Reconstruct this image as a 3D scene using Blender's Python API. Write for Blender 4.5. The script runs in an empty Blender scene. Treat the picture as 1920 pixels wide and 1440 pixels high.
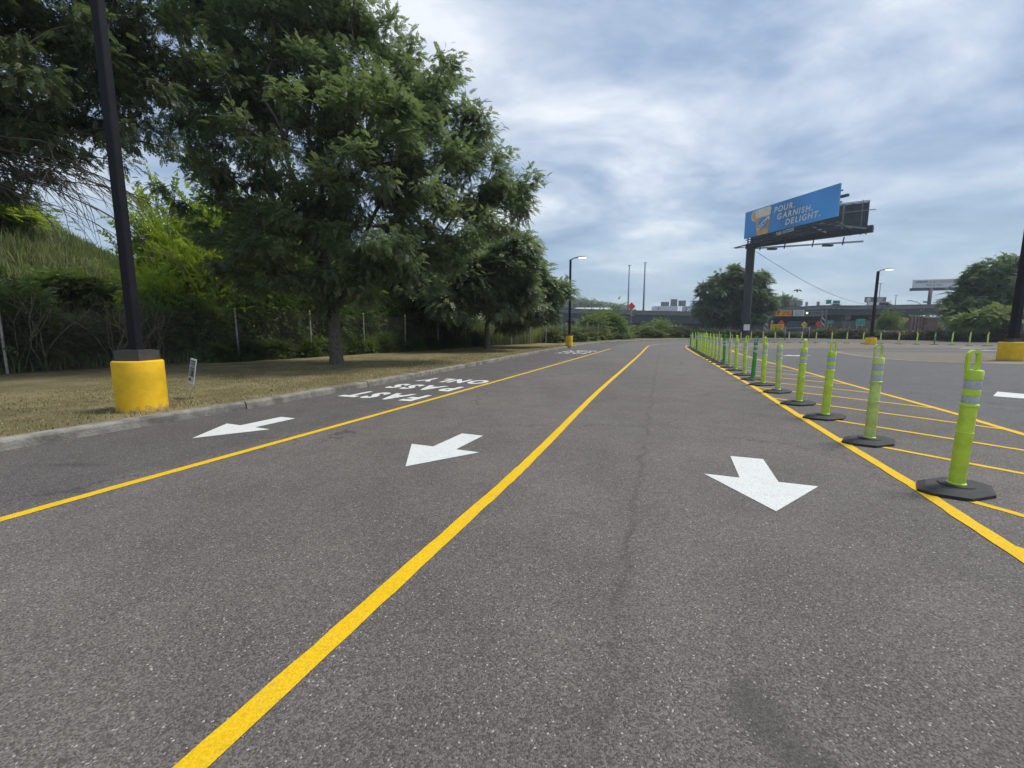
import bpy, math, random
import numpy as np
from mathutils import Vector, Matrix
random.seed(7); RNG = np.random.default_rng(11)
S = bpy.context.scene; COL = S.collection
# ------------------------------------------------------------------ camera, sky, sun, exposure
F = 790.0; PITCH = math.atan(101/790); HC = 1.31
cam = bpy.data.cameras.new('camera'); co = bpy.data.objects.new('camera', cam); COL.objects.link(co)
cam.sensor_width = 36; cam.lens = 36*F/1920; cam.clip_start = .05; cam.clip_end = 6000
co.location = (0, 0, HC); co.rotation_euler = (math.pi/2-PITCH, 0, 0); S.camera = co
SUN_EL, SUN_AZ = math.radians(60), math.radians(78)      # azimuth clockwise from +Y
W = bpy.data.worlds.new('World'); S.world = W; W.use_nodes = True
nt = W.node_tree; nt.nodes.clear()
def N(nt, t, **k):
    n = nt.nodes.new(t)
    for a, v in k.items():
        if a.startswith('i_'): n.inputs[a[2:].replace('_', ' ')].default_value = v
        else: setattr(n, a, v)
    return n
def math_(nt, op, a, b=None, c=None, clamp=False):
    n = nt.nodes.new('ShaderNodeMath'); n.operation = op; n.use_clamp = clamp
    for i, v in enumerate((a, b, c)):
        if v is None: continue
        if hasattr(v, 'links'): nt.links.new(v, n.inputs[i])
        else: n.inputs[i].default_value = v
    return n.outputs[0]
def mix_(nt, f, a, b, bt='MIX'):
    n = nt.nodes.new('ShaderNodeMix'); n.data_type = 'RGBA'; n.blend_type = bt
    for s, v in ((n.inputs[0], f), (n.inputs[6], a), (n.inputs[7], b)):
        if hasattr(v, 'links'): nt.links.new(v, s)
        else: s.default_value = v if not isinstance(v, tuple) else (tuple(v)+(1,))[:4]
    return n.outputs[2]
def ramp_(nt, f, stops, interp='LINEAR'):
    n = nt.nodes.new('ShaderNodeValToRGB'); n.color_ramp.interpolation = interp
    e = n.color_ramp.elements
    while len(e) < len(stops): e.new(.5)
    for q, (p, c) in zip(e, stops):
        q.position = p; q.color = (tuple(c)+(1,))[:4] if not isinstance(c, (int, float)) else (c, c, c, 1)
    nt.links.new(f, n.inputs[0]); return n.outputs[0]
def maprange(nt, v, a, b, c=0, d=1, smooth=True):
    n = nt.nodes.new('ShaderNodeMapRange'); n.interpolation_type = 'SMOOTHSTEP' if smooth else 'LINEAR'
    nt.links.new(v, n.inputs[0])
    for i, q in enumerate((a, b, c, d)): n.inputs[i+1].default_value = q
    return n.outputs[0]
sky = N(nt, 'ShaderNodeTexSky', sky_type='NISHITA', sun_disc=False, sun_elevation=SUN_EL, sun_rotation=SUN_AZ, air_density=1.4, dust_density=2.0)
tc = N(nt, 'ShaderNodeTexCoord'); sep = N(nt, 'ShaderNodeSeparateXYZ'); nt.links.new(tc.outputs['Generated'], sep.inputs[0])
zc = math_(nt, 'MAXIMUM', sep.outputs[2], 0.0)
den = math_(nt, 'ADD', zc, .22)
cx = math_(nt, 'DIVIDE', sep.outputs[0], den); cy = math_(nt, 'DIVIDE', sep.outputs[1], den)
cmb = N(nt, 'ShaderNodeCombineXYZ'); nt.links.new(cx, cmb.inputs[0]); nt.links.new(cy, cmb.inputs[1])
mp = N(nt, 'ShaderNodeMapping'); mp.inputs['Rotation'].default_value = (0, 0, math.radians(-32)); mp.inputs['Scale'].default_value = (1.15, 1.5, 1); mp.inputs['Location'].default_value = (11.5, 3.1, 0)
nt.links.new(cmb.outputs[0], mp.inputs[0])
n1 = N(nt, 'ShaderNodeTexNoise', i_Scale=1.35, i_Detail=9.0, i_Roughness=.57, i_Distortion=.25); nt.links.new(mp.outputs[0], n1.inputs[0])
n2 = N(nt, 'ShaderNodeTexNoise', i_Scale=.42, i_Detail=2.0, i_Roughness=.5); nt.links.new(mp.outputs[0], n2.inputs[0])
nn = math_(nt, 'ADD', math_(nt, 'MULTIPLY', n1.outputs[0], .68), math_(nt, 'MULTIPLY', n2.outputs[0], .32))
cloud = ramp_(nt, nn, [(.37, (.17, .235, .38)), (.47, (.29, .375, .52)), (.545, (.45, .52, .63)), (.65, (.74, .77, .82))])
hz = maprange(nt, zc, .0, .34, 1, 0)
cloud = mix_(nt, math_(nt, 'MULTIPLY', hz, .72), cloud, (.32, .455, .57))
skys = N(nt, 'ShaderNodeVectorMath', operation='SCALE'); nt.links.new(sky.outputs[0], skys.inputs[0]); skys.inputs['Scale'].default_value = .09
tot = mix_(nt, .86, skys.outputs[0], cloud)
bg = N(nt, 'ShaderNodeBackground'); nt.links.new(tot, bg.inputs[0]); bg.inputs[1].default_value = 1.12
wo = N(nt, 'ShaderNodeOutputWorld'); nt.links.new(bg.outputs[0], wo.inputs[0])
sl = bpy.data.lights.new('sun', 'SUN'); sl.energy = 2.7; sl.angle = math.radians(14); sl.color = (1, .95, .88)
so = bpy.data.objects.new('sun', sl); COL.objects.link(so)
sd = Vector((math.sin(SUN_AZ)*math.cos(SUN_EL), math.cos(SUN_AZ)*math.cos(SUN_EL), math.sin(SUN_EL)))
so.rotation_euler = sd.to_track_quat('Z', 'Y').to_euler()
S.view_settings.view_transform = 'Standard'; S.view_settings.look = 'None'; S.view_settings.exposure = 0.28; S.view_settings.gamma = 1
S.render.engine = 'CYCLES'
S.cycles.max_bounces = 6; S.cycles.diffuse_bounces = 3; S.cycles.transparent_max_bounces = 8
# ------------------------------------------------------------------ measuring helpers (survey of the place from the camera point)
def ray(x, y):
    u = (x-960)/F; v = -(y-720)/F
    return (u, math.cos(PITCH)+v*math.sin(PITCH), -math.sin(PITCH)+v*math.cos(PITCH))
def G(x, y, z=0.0):
    r = ray(x, y); t = (z-HC)/r[2]; return (r[0]*t, r[1]*t)
def P(x, y, d):
    r = ray(x, y); t = d/r[1]; return Vector((r[0]*t, d, HC+r[2]*t))
# ------------------------------------------------------------------ objects
def link(o, parent=None):
    COL.objects.link(o)
    if parent: o.parent = parent
    return o
def tag(o, label=None, cat=None, group=None, kind=None):
    if label: o['label'] = label
    if cat: o['category'] = cat
    if group: o['group'] = group
    if kind: o['kind'] = kind
    return o
def thing(name, label, cat, loc=(0, 0, 0), group=None, rz=0):
    o = bpy.data.objects.new(name, None); o.empty_display_size = .1; link(o); o.location = loc; o.rotation_euler.z = rz
    return tag(o, label, cat, group)
def rootloc(o):
    while o.parent: o = o.parent
    return Vector(o.location)
def copy_tree(o, parent=None):
    c = o.copy(); COL.objects.link(c); c.parent = parent
    for ch in o.children: copy_tree(ch, c)
    return c
class MB:
    def __init__(s): s.v = []; s.f = []; s.sm = []
    def add(s, vs, fs, smooth=False):
        n = len(s.v); s.v += [tuple(v) for v in vs]; s.f += [tuple(i+n for i in f) for f in fs]; s.sm += [smooth]*len(fs)
        return s
    def quad(s, *p): return s.add(p, [(0, 1, 2, 3)])
    def poly(s, pts, z=None):
        return s.add([(p[0], p[1], z if z is not None else p[2]) for p in pts], [tuple(range(len(pts)))])
    def box(s, c, d, ax=None, M=None):
        c = Vector(c); h = [q/2 for q in d]
        vs = [Vector((x*h[0], y*h[1], z*h[2])) for x in (-1, 1) for y in (-1, 1) for z in (-1, 1)]
        if M is not None: vs = [M @ v for v in vs]
        vs = [v+c for v in vs]
        return s.add(vs, [(0, 1, 3, 2), (4, 6, 7, 5), (0, 4, 5, 1), (2, 3, 7, 6), (0, 2, 6, 4), (1, 5, 7, 3)])
    def bar(s, a, b, w, h):            # box beam from a to b
        a = Vector(a); b = Vector(b); d = b-a; L = d.length; x = d/L
        up = Vector((0, 0, 1)) if abs(x.z) < .95 else Vector((0, 1, 0))
        y = up.cross(x).normalized(); z = x.cross(y)
        M = Matrix((x, y, z)).transposed()
        return s.box((a+b)/2, (L, w, h), M=M)
    def tube(s, pts, rad, n=6, cap=True, smooth=True):
        pts = [Vector(p) for p in pts]
        if not hasattr(rad, '__len__'): rad = [rad]*len(pts)
        base = len(s.v); prev = None
        for i, p in enumerate(pts):
            t = (pts[min(i+1, len(pts)-1)]-pts[max(i-1, 0)])
            t = t.normalized() if t.length > 1e-9 else Vector((0, 0, 1))
            if prev is None: u = t.orthogonal().normalized()
            else:
                u = prev-t*prev.dot(t); u = u.normalized() if u.length > 1e-6 else t.orthogonal().normalized()
            prev = u; w = t.cross(u)
            for k in range(n):
                a = 2*math.pi*k/n; s.v.append(tuple(p+(u*math.cos(a)+w*math.sin(a))*rad[i]))
        for i in range(len(pts)-1):
            for k in range(n):
                a = base+i*n+k; b = base+i*n+(k+1) % n
                s.f.append((a, b, b+n, a+n)); s.sm.append(smooth)
        if cap:
            s.f.append(tuple(base+k for k in range(n))[::-1]); s.sm.append(False)
            s.f.append(tuple(base+(len(pts)-1)*n+k for k in range(n))); s.sm.append(False)
        return s
    def lathe(s, prof, n=24, c=(0, 0, 0), smooth=True, caps=True):
        def ring(r, z):
            b = len(s.v)
            for k in range(n):
                a = 2*math.pi*k/n; s.v.append((c[0]+r*math.cos(a), c[1]+r*math.sin(a), c[2]+z))
            return b
        prev = None; first = None
        for i in range(len(prof)-1):
            ang = math.atan2(prof[i+1][0]-prof[i][0], prof[i+1][1]-prof[i][1])
            if prev is None or abs(ang-prev[1]) > .5: a0 = ring(*prof[i])
            else: a0 = prev[0]
            if first is None: first = a0
            b0 = ring(*prof[i+1]); prev = (b0, ang)
            for k in range(n):
                q = (k+1) % n; s.f.append((a0+k, a0+q, b0+q, b0+k)); s.sm.append(smooth)
        if caps:
            f0 = ring(*prof[0]); s.f.append(tuple(f0+k for k in range(n))[::-1]); s.sm.append(False)
            f0 = ring(*prof[-1]); s.f.append(tuple(f0+k for k in range(n))); s.sm.append(False)
        return s
    def prism(s, pts, z0, z1, top=None):
        n = len(pts); top = top or pts
        return s.add([(p[0], p[1], z0) for p in pts]+[(p[0], p[1], z1) for p in top],
                     [tuple(range(n))[::-1], tuple(range(n, 2*n))]+[(i, (i+1) % n, (i+1) % n+n, i+n) for i in range(n)])
    def build(s, name, mat, parent=None, off=True):
        o0 = rootloc(parent) if (parent and off) else Vector((0, 0, 0))
        me = bpy.data.meshes.new(name); me.from_pydata([(v[0]-o0.x, v[1]-o0.y, v[2]-o0.z) for v in s.v], [], s.f)
        me.polygons.foreach_set('use_smooth', s.sm); me.update()
        me.materials.append(mat)
        return link(bpy.data.objects.new(name, me), parent)
def npmesh(name, V, Q, mat, parent=None, off=True, smooth=False):
    """fast mesh from arrays of vertices and faces with k corners"""
    o0 = np.array(rootloc(parent)) if (parent and off) else np.zeros(3)
    k = Q.shape[1]; me = bpy.data.meshes.new(name)
    me.vertices.add(len(V)); me.vertices.foreach_set('co', (V-o0).astype(np.float32).ravel())
    me.loops.add(Q.size); me.loops.foreach_set('vertex_index', Q.astype(np.int32).ravel())
    me.polygons.add(len(Q)); me.polygons.foreach_set('loop_start', np.arange(0, Q.size, k, dtype=np.int32))
    try: me.polygons.foreach_set('loop_total', np.full(len(Q), k, dtype=np.int32))
    except Exception: pass
    me.update(calc_edges=True); me.materials.append(mat)
    return link(bpy.data.objects.new(name, me), parent)
# ------------------------------------------------------------------ materials
def mat(name, col, rough=.6, metal=0, noise=None, bump=None, spec=.5, emit=None, coords='Object'):
    """noise=(scale, amount[, detail]) mottles the colour; bump=(scale, strength)"""
    m = bpy.data.materials.new(name); m.use_nodes = True; t = m.node_tree; b = t.nodes['Principled BSDF']
    b.inputs['Base Color'].default_value = tuple(col)+(1,); b.inputs['Roughness'].default_value = rough; b.inputs['Metallic'].default_value = metal
    b.inputs['Specular IOR Level'].default_value = spec
    tcn = N(t, 'ShaderNodeTexCoord')
    if noise:
        n = N(t, 'ShaderNodeTexNoise', i_Scale=noise[0], i_Detail=noise[2] if len(noise) > 2 else 6.0, i_Roughness=.65); t.links.new(tcn.outputs[coords], n.inputs[0])
        a = noise[1]
        c = mix_(t, maprange(t, n.outputs[0], .3, .7), tuple(q*(1-a) for q in col), tuple(min(1, q*(1+a)) for q in col))
        t.links.new(c, b.inputs['Base Color'])
        t.links.new(maprange(t, n.outputs[0], .3, .7, max(0, rough-.08), min(1, rough+.08)), b.inputs['Roughness'])
    if bump:
        n = N(t, 'ShaderNodeTexNoise', i_Scale=bump[0], i_Detail=4.0); t.links.new(tcn.outputs[coords], n.inputs[0])
        bp = N(t, 'ShaderNodeBump', i_Strength=bump[1], i_Distance=.01); t.links.new(n.outputs[0], bp.inputs['Height']); t.links.new(bp.outputs[0], b.inputs['Normal'])
    if emit: b.inputs['Emission Color'].default_value = tuple(emit[0])+(1,); b.inputs['Emission Strength'].default_value = emit[1]
    return m
def leafmat(name, dark, light, tr=.25, patch=1.2, brown=None, rough=.62, spec=.35):
    dark = tuple(q*1.25 for q in dark); light = tuple(q*1.2 for q in light)
    m = bpy.data.materials.new(name); m.use_nodes = True; t = m.node_tree; b = t.nodes['Principled BSDF']
    g = N(t, 'ShaderNodeNewGeometry'); tcn = N(t, 'ShaderNodeTexCoord')
    n = N(t, 'ShaderNodeTexNoise', i_Scale=patch, i_Detail=3.0); t.links.new(tcn.outputs['Object'], n.inputs[0])
    f = math_(t, 'ADD', math_(t, 'MULTIPLY', g.outputs['Random Per Island'], .55), math_(t, 'MULTIPLY', maprange(t, n.outputs[0], .35, .65), .45))
    c = mix_(t, f, dark, light)
    if brown:
        c = mix_(t, maprange(t, math_(t, 'ADD', g.outputs['Random Per Island'], n.outputs[0]), 1.5-brown[1], 1.55-brown[1]+.05), c, brown[0])
    t.links.new(c, b.inputs['Base Color']); b.inputs['Roughness'].default_value = rough; b.inputs['Specular IOR Level'].default_value = spec
    tb = N(t, 'ShaderNodeBsdfTranslucent'); t.links.new(mix_(t, .5, c, (light[0]*1.6, light[1]*1.7, light[2]*.6)), tb.inputs[0])
    ms = N(t, 'ShaderNodeMixShader'); ms.inputs[0].default_value = tr
    t.links.new(b.outputs[0], ms.inputs[1]); t.links.new(tb.outputs[0], ms.inputs[2]); t.links.new(ms.outputs[0], t.nodes['Material Output'].inputs[0])
    return m
def paintmat(name, col, wear=.35, scale=40):
    """road paint: thin, aggregate showing through in specks and small worn spots"""
    m = bpy.data.materials.new(name); m.use_nodes = True; t = m.node_tree; b = t.nodes['Principled BSDF']
    tcn = N(t, 'ShaderNodeTexCoord')
    v = N(t, 'ShaderNodeTexNoise', i_Scale=110.0, i_Detail=3.0, i_Roughness=.7); t.links.new(tcn.outputs['Object'], v.inputs[0])
    n = N(t, 'ShaderNodeTexNoise', i_Scale=2.4, i_Detail=5.0); t.links.new(tcn.outputs['Object'], n.inputs[0])
    s = math_(t, 'ADD', v.outputs[0], math_(t, 'MULTIPLY', math_(t, 'SUBTRACT', n.outputs[0], .5), wear))
    c0 = mix_(t, maprange(t, n.outputs[0], .3, .7), tuple(q*.88 for q in col), col)
    c1 = mix_(t, maprange(t, v.outputs[0], .35, .6), tuple(q*.8 for q in col), c0)
    sm_ = N(t, 'ShaderNodeTexNoise', i_Scale=7.0, i_Detail=7.0, i_Roughness=.7); t.links.new(tcn.outputs['Object'], sm_.inputs[0])
    c1 = mix_(t, math_(t, 'MULTIPLY', maprange(t, sm_.outputs[0], .50, .72), .35), c1, tuple(q*.55+.05 for q in col))
    gr_ = N(t, 'ShaderNodeTexVoronoi', i_Scale=165.0); t.links.new(tcn.outputs['Object'], gr_.inputs[0])
    gs_ = N(t, 'ShaderNodeSeparateColor'); t.links.new(gr_.outputs['Color'], gs_.inputs[0])
    c1 = mix_(t, 1.0, c1, mix_(t, gs_.outputs[0], (.80, .80, .80), (1.04, 1.04, 1.04)), 'MULTIPLY')
    c = mix_(t, maprange(t, s, .635, .70), c1, (.16, .145, .13))
    t.links.new(c, b.inputs['Base Color']); b.inputs['Roughness'].default_value = .75; b.inputs['Specular IOR Level'].default_value = .25
    bp = N(t, 'ShaderNodeBump', i_Strength=.5, i_Distance=.006); t.links.new(v.outputs[0], bp.inputs['Height']); t.links.new(bp.outputs[0], b.inputs['Normal'])
    return m
def asphaltmat():
    m = bpy.data.materials.new('asphalt'); m.use_nodes = True; t = m.node_tree; b = t.nodes['Principled BSDF']
    tcn = N(t, 'ShaderNodeTexCoord'); O = tcn.outputs['Object']
    sp = N(t, 'ShaderNodeSeparateXYZ'); t.links.new(O, sp.inputs[0])
    vor = N(t, 'ShaderNodeTexVoronoi', i_Scale=165.0, i_Randomness=1.0); t.links.new(O, vor.inputs[0])
    sv = N(t, 'ShaderNodeSeparateColor'); t.links.new(vor.outputs['Color'], sv.inputs[0])
    fine = N(t, 'ShaderNodeTexNoise', i_Scale=230.0, i_Detail=2.0, i_Roughness=.7); t.links.new(O, fine.inputs[0])
    big = N(t, 'ShaderNodeTexNoise', i_Scale=.23, i_Detail=5.0, i_Roughness=.6); t.links.new(O, big.inputs[0])
    med = N(t, 'ShaderNodeTexNoise', i_Scale=1.7, i_Detail=5.0, i_Roughness=.6); t.links.new(O, med.inputs[0])
    hue = N(t, 'ShaderNodeTexNoise', i_Scale=.5, i_Detail=3.0); t.links.new(O, hue.inputs[0])
    base = mix_(t, maprange(t, big.outputs[0], .35, .65), (.112, .102, .090), (.138, .127, .113))
    base = mix_(t, math_(t, 'MULTIPLY', maprange(t, hue.outputs[0], .45, .62), .4), base, (.140, .120, .107))
    # the lot beyond the second island is newer and bluer: across the line through (6.5,5.2) and (14,27)
    lot = math_(t, 'SUBTRACT', math_(t, 'MULTIPLY', math_(t, 'SUBTRACT', sp.outputs[0], 6.5), .946), math_(t, 'MULTIPLY', math_(t, 'SUBTRACT', sp.outputs[1], 5.2), .325))
    lotm = maprange(t, math_(t, 'ADD', lot, math_(t, 'MULTIPLY', math_(t, 'SUBTRACT', med.outputs[0], .5), .8)), -.1, .5)
    base = mix_(t, math_(t, 'MULTIPLY', lotm, .75), base, (.100, .100, .104))
    # the kerb lane left of the first yellow line is darker
    kl = math_(t, 'SUBTRACT', math_(t, 'MULTIPLY', math_(t, 'ADD', sp.outputs[0], 3.56), .934), math_(t, 'MULTIPLY', math_(t, 'SUBTRACT', sp.outputs[1], 2.79), .357))
    klm = maprange(t, math_(t, 'ADD', kl, math_(t, 'MULTIPLY', math_(t, 'SUBTRACT', med.outputs[0], .5), .7)), .1, -.45)
    base = mix_(t, math_(t, 'MULTIPLY', klm, .72), base, (.090, .083, .080))
    base = mix_(t, 1.0, base, mix_(t, maprange(t, med.outputs[0], .3, .7), (.91, .91, .91), (1.08, 1.08, 1.08)), 'MULTIPLY')
    # stones
    st = math_(t, 'ADD', math_(t, 'MULTIPLY', sv.outputs[0], .9), math_(t, 'MULTIPLY', fine.outputs[0], .55))
    stc = ramp_(t, st, [(.22, .48), (.58, .84), (.88, 1.14), (1.0, 1.5)])
    base = mix_(t, 1.0, base, stc, 'MULTIPLY')
    base = mix_(t, maprange(t, sv.outputs[1], .978, .995), base, (.40, .38, .34))
    # dark spots and drips
    spots = N(t, 'ShaderNodeTexVoronoi', i_Scale=1.9, i_Randomness=1.0); t.links.new(O, spots.inputs[0])
    wob = math_(t, 'ADD', spots.outputs['Distance'], math_(t, 'MULTIPLY', math_(t, 'SUBTRACT', fine.outputs[0], .5), .03))
    sc = N(t, 'ShaderNodeSeparateColor'); t.links.new(spots.outputs['Color'], sc.inputs[0])
    thr = math_(t, 'MULTIPLY', math_(t, 'POWER', sc.outputs[0], 3.0), .075)
    sm = math_(t, 'MULTIPLY', math_(t, 'LESS_THAN', wob, thr), .55)
    base = mix_(t, sm, base, (.035, .033, .033))
    # soft drying stains near the lower right and scattered
    dm = N(t, 'ShaderNodeTexNoise', i_Scale=.9, i_Detail=6.0, i_Roughness=.7); dmp = N(t, 'ShaderNodeMapping'); dmp.inputs['Location'].default_value = (4.1, 7.7, 0); t.links.new(O, dmp.inputs[0]); t.links.new(dmp.outputs[0], dm.inputs[0])
    base = mix_(t, math_(t, 'MULTIPLY', maprange(t, dm.outputs[0], .62, .76), .3), base, (.06, .056, .055))
    # old dark spill, an elongated blot at the lower right
    for (bx_, by_, ax_, ay_, st_k) in ((.86, 1.30, 1/.13, 1/.20, .55), (.93, 1.10, 1/.11, 1/.12, .5), (-4.3, 4.0, 1/.5, 1/.09, .5), (-3.6, 3.3, 1/.35, 1/.06, .4)):
        dx_ = math_(t, 'MULTIPLY', math_(t, 'SUBTRACT', sp.outputs[0], bx_), ax_); dy_ = math_(t, 'MULTIPLY', math_(t, 'SUBTRACT', sp.outputs[1], by_), ay_)
        rr_ = math_(t, 'SQRT', math_(t, 'ADD', math_(t, 'MULTIPLY', dx_, dx_), math_(t, 'MULTIPLY', dy_, dy_)))
        rr_ = math_(t, 'ADD', rr_, math_(t, 'MULTIPLY', math_(t, 'SUBTRACT', dm.outputs[0], .5), 1.6))
        base = mix_(t, math_(t, 'MULTIPLY', maprange(t, rr_, 1.15, .25), st_k), base, (.055, .052, .050))
    # paving seam running with the road, ragged
    sx, sy = .33, 1.38
    u = math_(t, 'SUBTRACT', math_(t, 'MULTIPLY', math_(t, 'SUBTRACT', sp.outputs[0], sx), .942), math_(t, 'MULTIPLY', math_(t, 'SUBTRACT', sp.outputs[1], sy), .335))
    wn = N(t, 'ShaderNodeTexNoise', i_Scale=2.2, i_Detail=6.0, i_Roughness=.7); t.links.new(O, wn.inputs[0])
    uw = math_(t, 'ABSOLUTE', math_(t, 'ADD', u, math_(t, 'MULTIPLY', math_(t, 'SUBTRACT', wn.outputs[0], .5), .34)))
    seam = math_(t, 'MULTIPLY', maprange(t, uw, .04, .0), maprange(t, med.outputs[0], .36, .55, 0, .44))
    base = mix_(t, seam, base, (.045, .042, .042))
    # fine cracks in places
    ck = N(t, 'ShaderNodeTexVoronoi', feature='DISTANCE_TO_EDGE', i_Scale=.28); 
    dv = N(t, 'ShaderNodeVectorMath', operation='MULTIPLY_ADD'); t.links.new(wn.outputs['Color'], dv.inputs[0]); dv.inputs[1].default_value = (.9, .9, 0); t.links.new(O, dv.inputs[2]); t.links.new(dv.outputs[0], ck.inputs[0])
    cm = math_(t, 'MULTIPLY', maprange(t, ck.outputs['Distance'], .0055, .001), maprange(t, big.outputs[0], .46, .56, 0, .7))
    base = mix_(t, cm, base, (.04, .037, .036))
    t.links.new(base, b.inputs['Base Color']); b.inputs['Roughness'].default_value = .82; b.inputs['Specular IOR Level'].default_value = .3
    h = math_(t, 'ADD', math_(t, 'MULTIPLY', vor.outputs['Distance'], -1.0), math_(t, 'MULTIPLY', fine.outputs[0], .4))
    bp = N(t, 'ShaderNodeBump', i_Strength=.55, i_Distance=.006); t.links.new(h, bp.inputs['Height']); t.links.new(bp.outputs[0], b.inputs['Normal'])
    return m
def groundmat(name, c1, c2, c3, s=3.0):
    m = bpy.data.materials.new(name); m.use_nodes = True; t = m.node_tree; b = t.nodes['Principled BSDF']
    tcn = N(t, 'ShaderNodeTexCoord'); O = tcn.outputs['Object']
    a = N(t, 'ShaderNodeTexNoise', i_Scale=s*.35, i_Detail=6.0, i_Roughness=.65); t.links.new(O, a.inputs[0])
    f = N(t, 'ShaderNodeTexNoise', i_Scale=s*16, i_Detail=5.0, i_Roughness=.75); t.links.new(O, f.inputs[0])
    c = mix_(t, maprange(t, a.outputs[0], .4, .62), c1, c2)
    c = mix_(t, maprange(t, f.outputs[0], .42, .68), c, c3)
    t.links.new(c, b.inputs['Base Color']); b.inputs['Roughness'].default_value = .95; b.inputs['Specular IOR Level'].default_value = .1
    bp = N(t, 'ShaderNodeBump', i_Strength=.8, i_Distance=.03); t.links.new(f.outputs[0], bp.inputs['Height']); t.links.new(bp.outputs[0], b.inputs['Normal'])
    return m
M = {}
M['asphalt'] = asphaltmat()
M['white'] = paintmat('white_paint', (.78, .80, .76), .45)
M['yellow'] = paintmat('yellow_paint', (.90, .56, .008), .34)
M['palepaint'] = paintmat('faded_yellow_paint', (.70, .54, .27), .5)
M['kerb'] = mat('kerb_concrete', (.20, .19, .165), .9, noise=(3.2, .5, 9.0), bump=(35, 1.0))
M['verge'] = groundmat('dry_grass', (.19, .155, .085), (.30, .24, .14), (.12, .125, .05))
M['earth'] = groundmat('earth', (.055, .06, .028), (.075, .07, .035), (.035, .045, .018), 1.0)
M['dirt'] = groundmat('dirt', (.20, .155, .115), (.25, .20, .15), (.13, .10, .075), 1.5)
M['bark'] = mat('bark', (.12, .10, .08), .95, noise=(14, .4), bump=(26, 1.0))
M['twig'] = mat('twig', (.07, .055, .045), .9)
M['paletwig'] = mat('pale_twig', (.30, .25, .17), .9, noise=(6, .3))
M['locust'] = leafmat('locust_leaf', (.046, .070, .038), (.175, .225, .130), .42, .55, rough=.45, spec=.5)
M['locust2'] = leafmat('locust_leaf_dark', (.038, .060, .030), (.130, .170, .088), .38, .6, rough=.5, spec=.45)
M['shrubdark'] = leafmat('shrub_leaf_dark', (.032, .055, .018), (.095, .14, .04), .28, .9)
M['shrubmid'] = leafmat('shrub_leaf_mid', (.06, .095, .026), (.17, .225, .07), .3, .9)
M['shrubyel'] = leafmat('shrub_leaf_yellow', (.10, .155, .018), (.33, .40, .06), .42, .8)  # light yellow-green leaf, with sunlit brightness put into its colour
M['shrubdry'] = leafmat('shrub_leaf_dry', (.07, .065, .03), (.20, .155, .08), .2, 1.2)
M['vine'] = leafmat('vine_leaf', (.04, .062, .022), (.14, .18, .055), .22, .5, brown=((.16, .10, .055), .14))
M['vinebrown'] = leafmat('vine_leaf_brown', (.075, .055, .035), (.17, .12, .07), .15, .5, brown=((.10, .13, .04), .3))
M['farleaf'] = leafmat('far_leaf', (.06, .10, .048), (.15, .205, .10), .25, .25)
M['reed'] = leafmat('reed_blade', (.10, .135, .045), (.26, .28, .12), .35, .4)
M['hillgrass'] = leafmat('hill_grass', (.055, .085, .028), (.21, .24, .095), .3, .45)
M['drygrass'] = leafmat('dry_blade', (.17, .13, .065), (.42, .33, .19), .2, 1.0, brown=((.11, .15, .045), .40))
M['blackmetal'] = mat('black_metal', (.008, .009, .012), .6, noise=(5, .3), spec=.22)
M['greymetal'] = mat('grey_metal', (.055, .055, .055), .6, noise=(5, .2))
M['galv'] = mat('galvanised', (.36, .35, .32), .6, .3, noise=(8, .35))
M['wire'] = mat('fence_wire', (.09, .088, .08), .6, .3)
M['basepaint'] = mat('yellow_base', (.83, .50, .008), .6, noise=(3.5, .14), bump=(90, .6))
M['lime'] = mat('lime_plastic', (.58, .78, .07), .48, noise=(7, .13), bump=(150, .12))
M['pale'] = mat('pale_lime_plastic', (.58, .70, .20), .5, noise=(6, .18), bump=(150, .12))
M['lemon'] = mat('lemon_plastic', (.62, .70, .10), .5, noise=(6, .15))
M['dgreen'] = mat('green_plastic', (.06, .36, .04), .42, noise=(7, .15))
M['reflect'] = mat('reflective_tape', (.50, .53, .56), .35, noise=(60, .16), bump=(240, .35))
M['rubber'] = mat('black_rubber', (.030, .030, .030), .75, noise=(9, .35), bump=(80, .4))
M['concrete'] = mat('bridge_concrete', (.20, .19, .165), .9, noise=(.5, .2))
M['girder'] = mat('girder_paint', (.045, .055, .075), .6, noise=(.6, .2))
M['steel'] = mat('billboard_steel', (.045, .055, .065), .6, noise=(.8, .3))
M['lightsteel'] = mat('pale_steel', (.20, .21, .215), .6, noise=(.8, .2))
M['polesteel'] = mat('monopole_steel', (.020, .022, .026), .6, noise=(.5, .25))
M['masts'] = mat('mast_steel', (.16, .20, .24), .6)
M['bbblue'] = mat('billboard_print_blue', (.06, .29, .63), .5, noise=(.11, .38, 1.0), coords='Object')
M['wht'] = mat('sign_white', (.72, .74, .74), .6)
M['offwht'] = mat('sign_offwhite', (.50, .52, .52), .6, noise=(1, .1))
M['blk'] = mat('sign_black', (.02, .02, .022), .6)
M['org'] = mat('sign_orange', (.95, .38, .012), .5)
M['ylw'] = mat('sign_yellow', (.95, .58, .01), .5)
M['red'] = mat('sign_red_orange', (.85, .07, .05), .5)
M['grn'] = mat('sign_green', (.008, .23, .16), .5)
M['mint'] = mat('sign_mint_letters', (.35, .68, .58), .5)
M['amber'] = mat('print_amber', (.72, .38, .14), .5, noise=(1.2, .2))
M['foam'] = mat('print_foam', (.80, .72, .56), .5, noise=(1.5, .12))
M['orange'] = mat('print_orange', (.80, .42, .12), .5)
M['discblue'] = mat('print_disc_blue', (.10, .30, .58), .5)
M['navy'] = mat('print_navy', (.03, .06, .18), .5)
M['signback'] = mat('sign_back', (.22, .24, .23), .7, noise=(1, .2))
M['redtxt'] = mat('print_red', (.62, .16, .14), .5)
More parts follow.
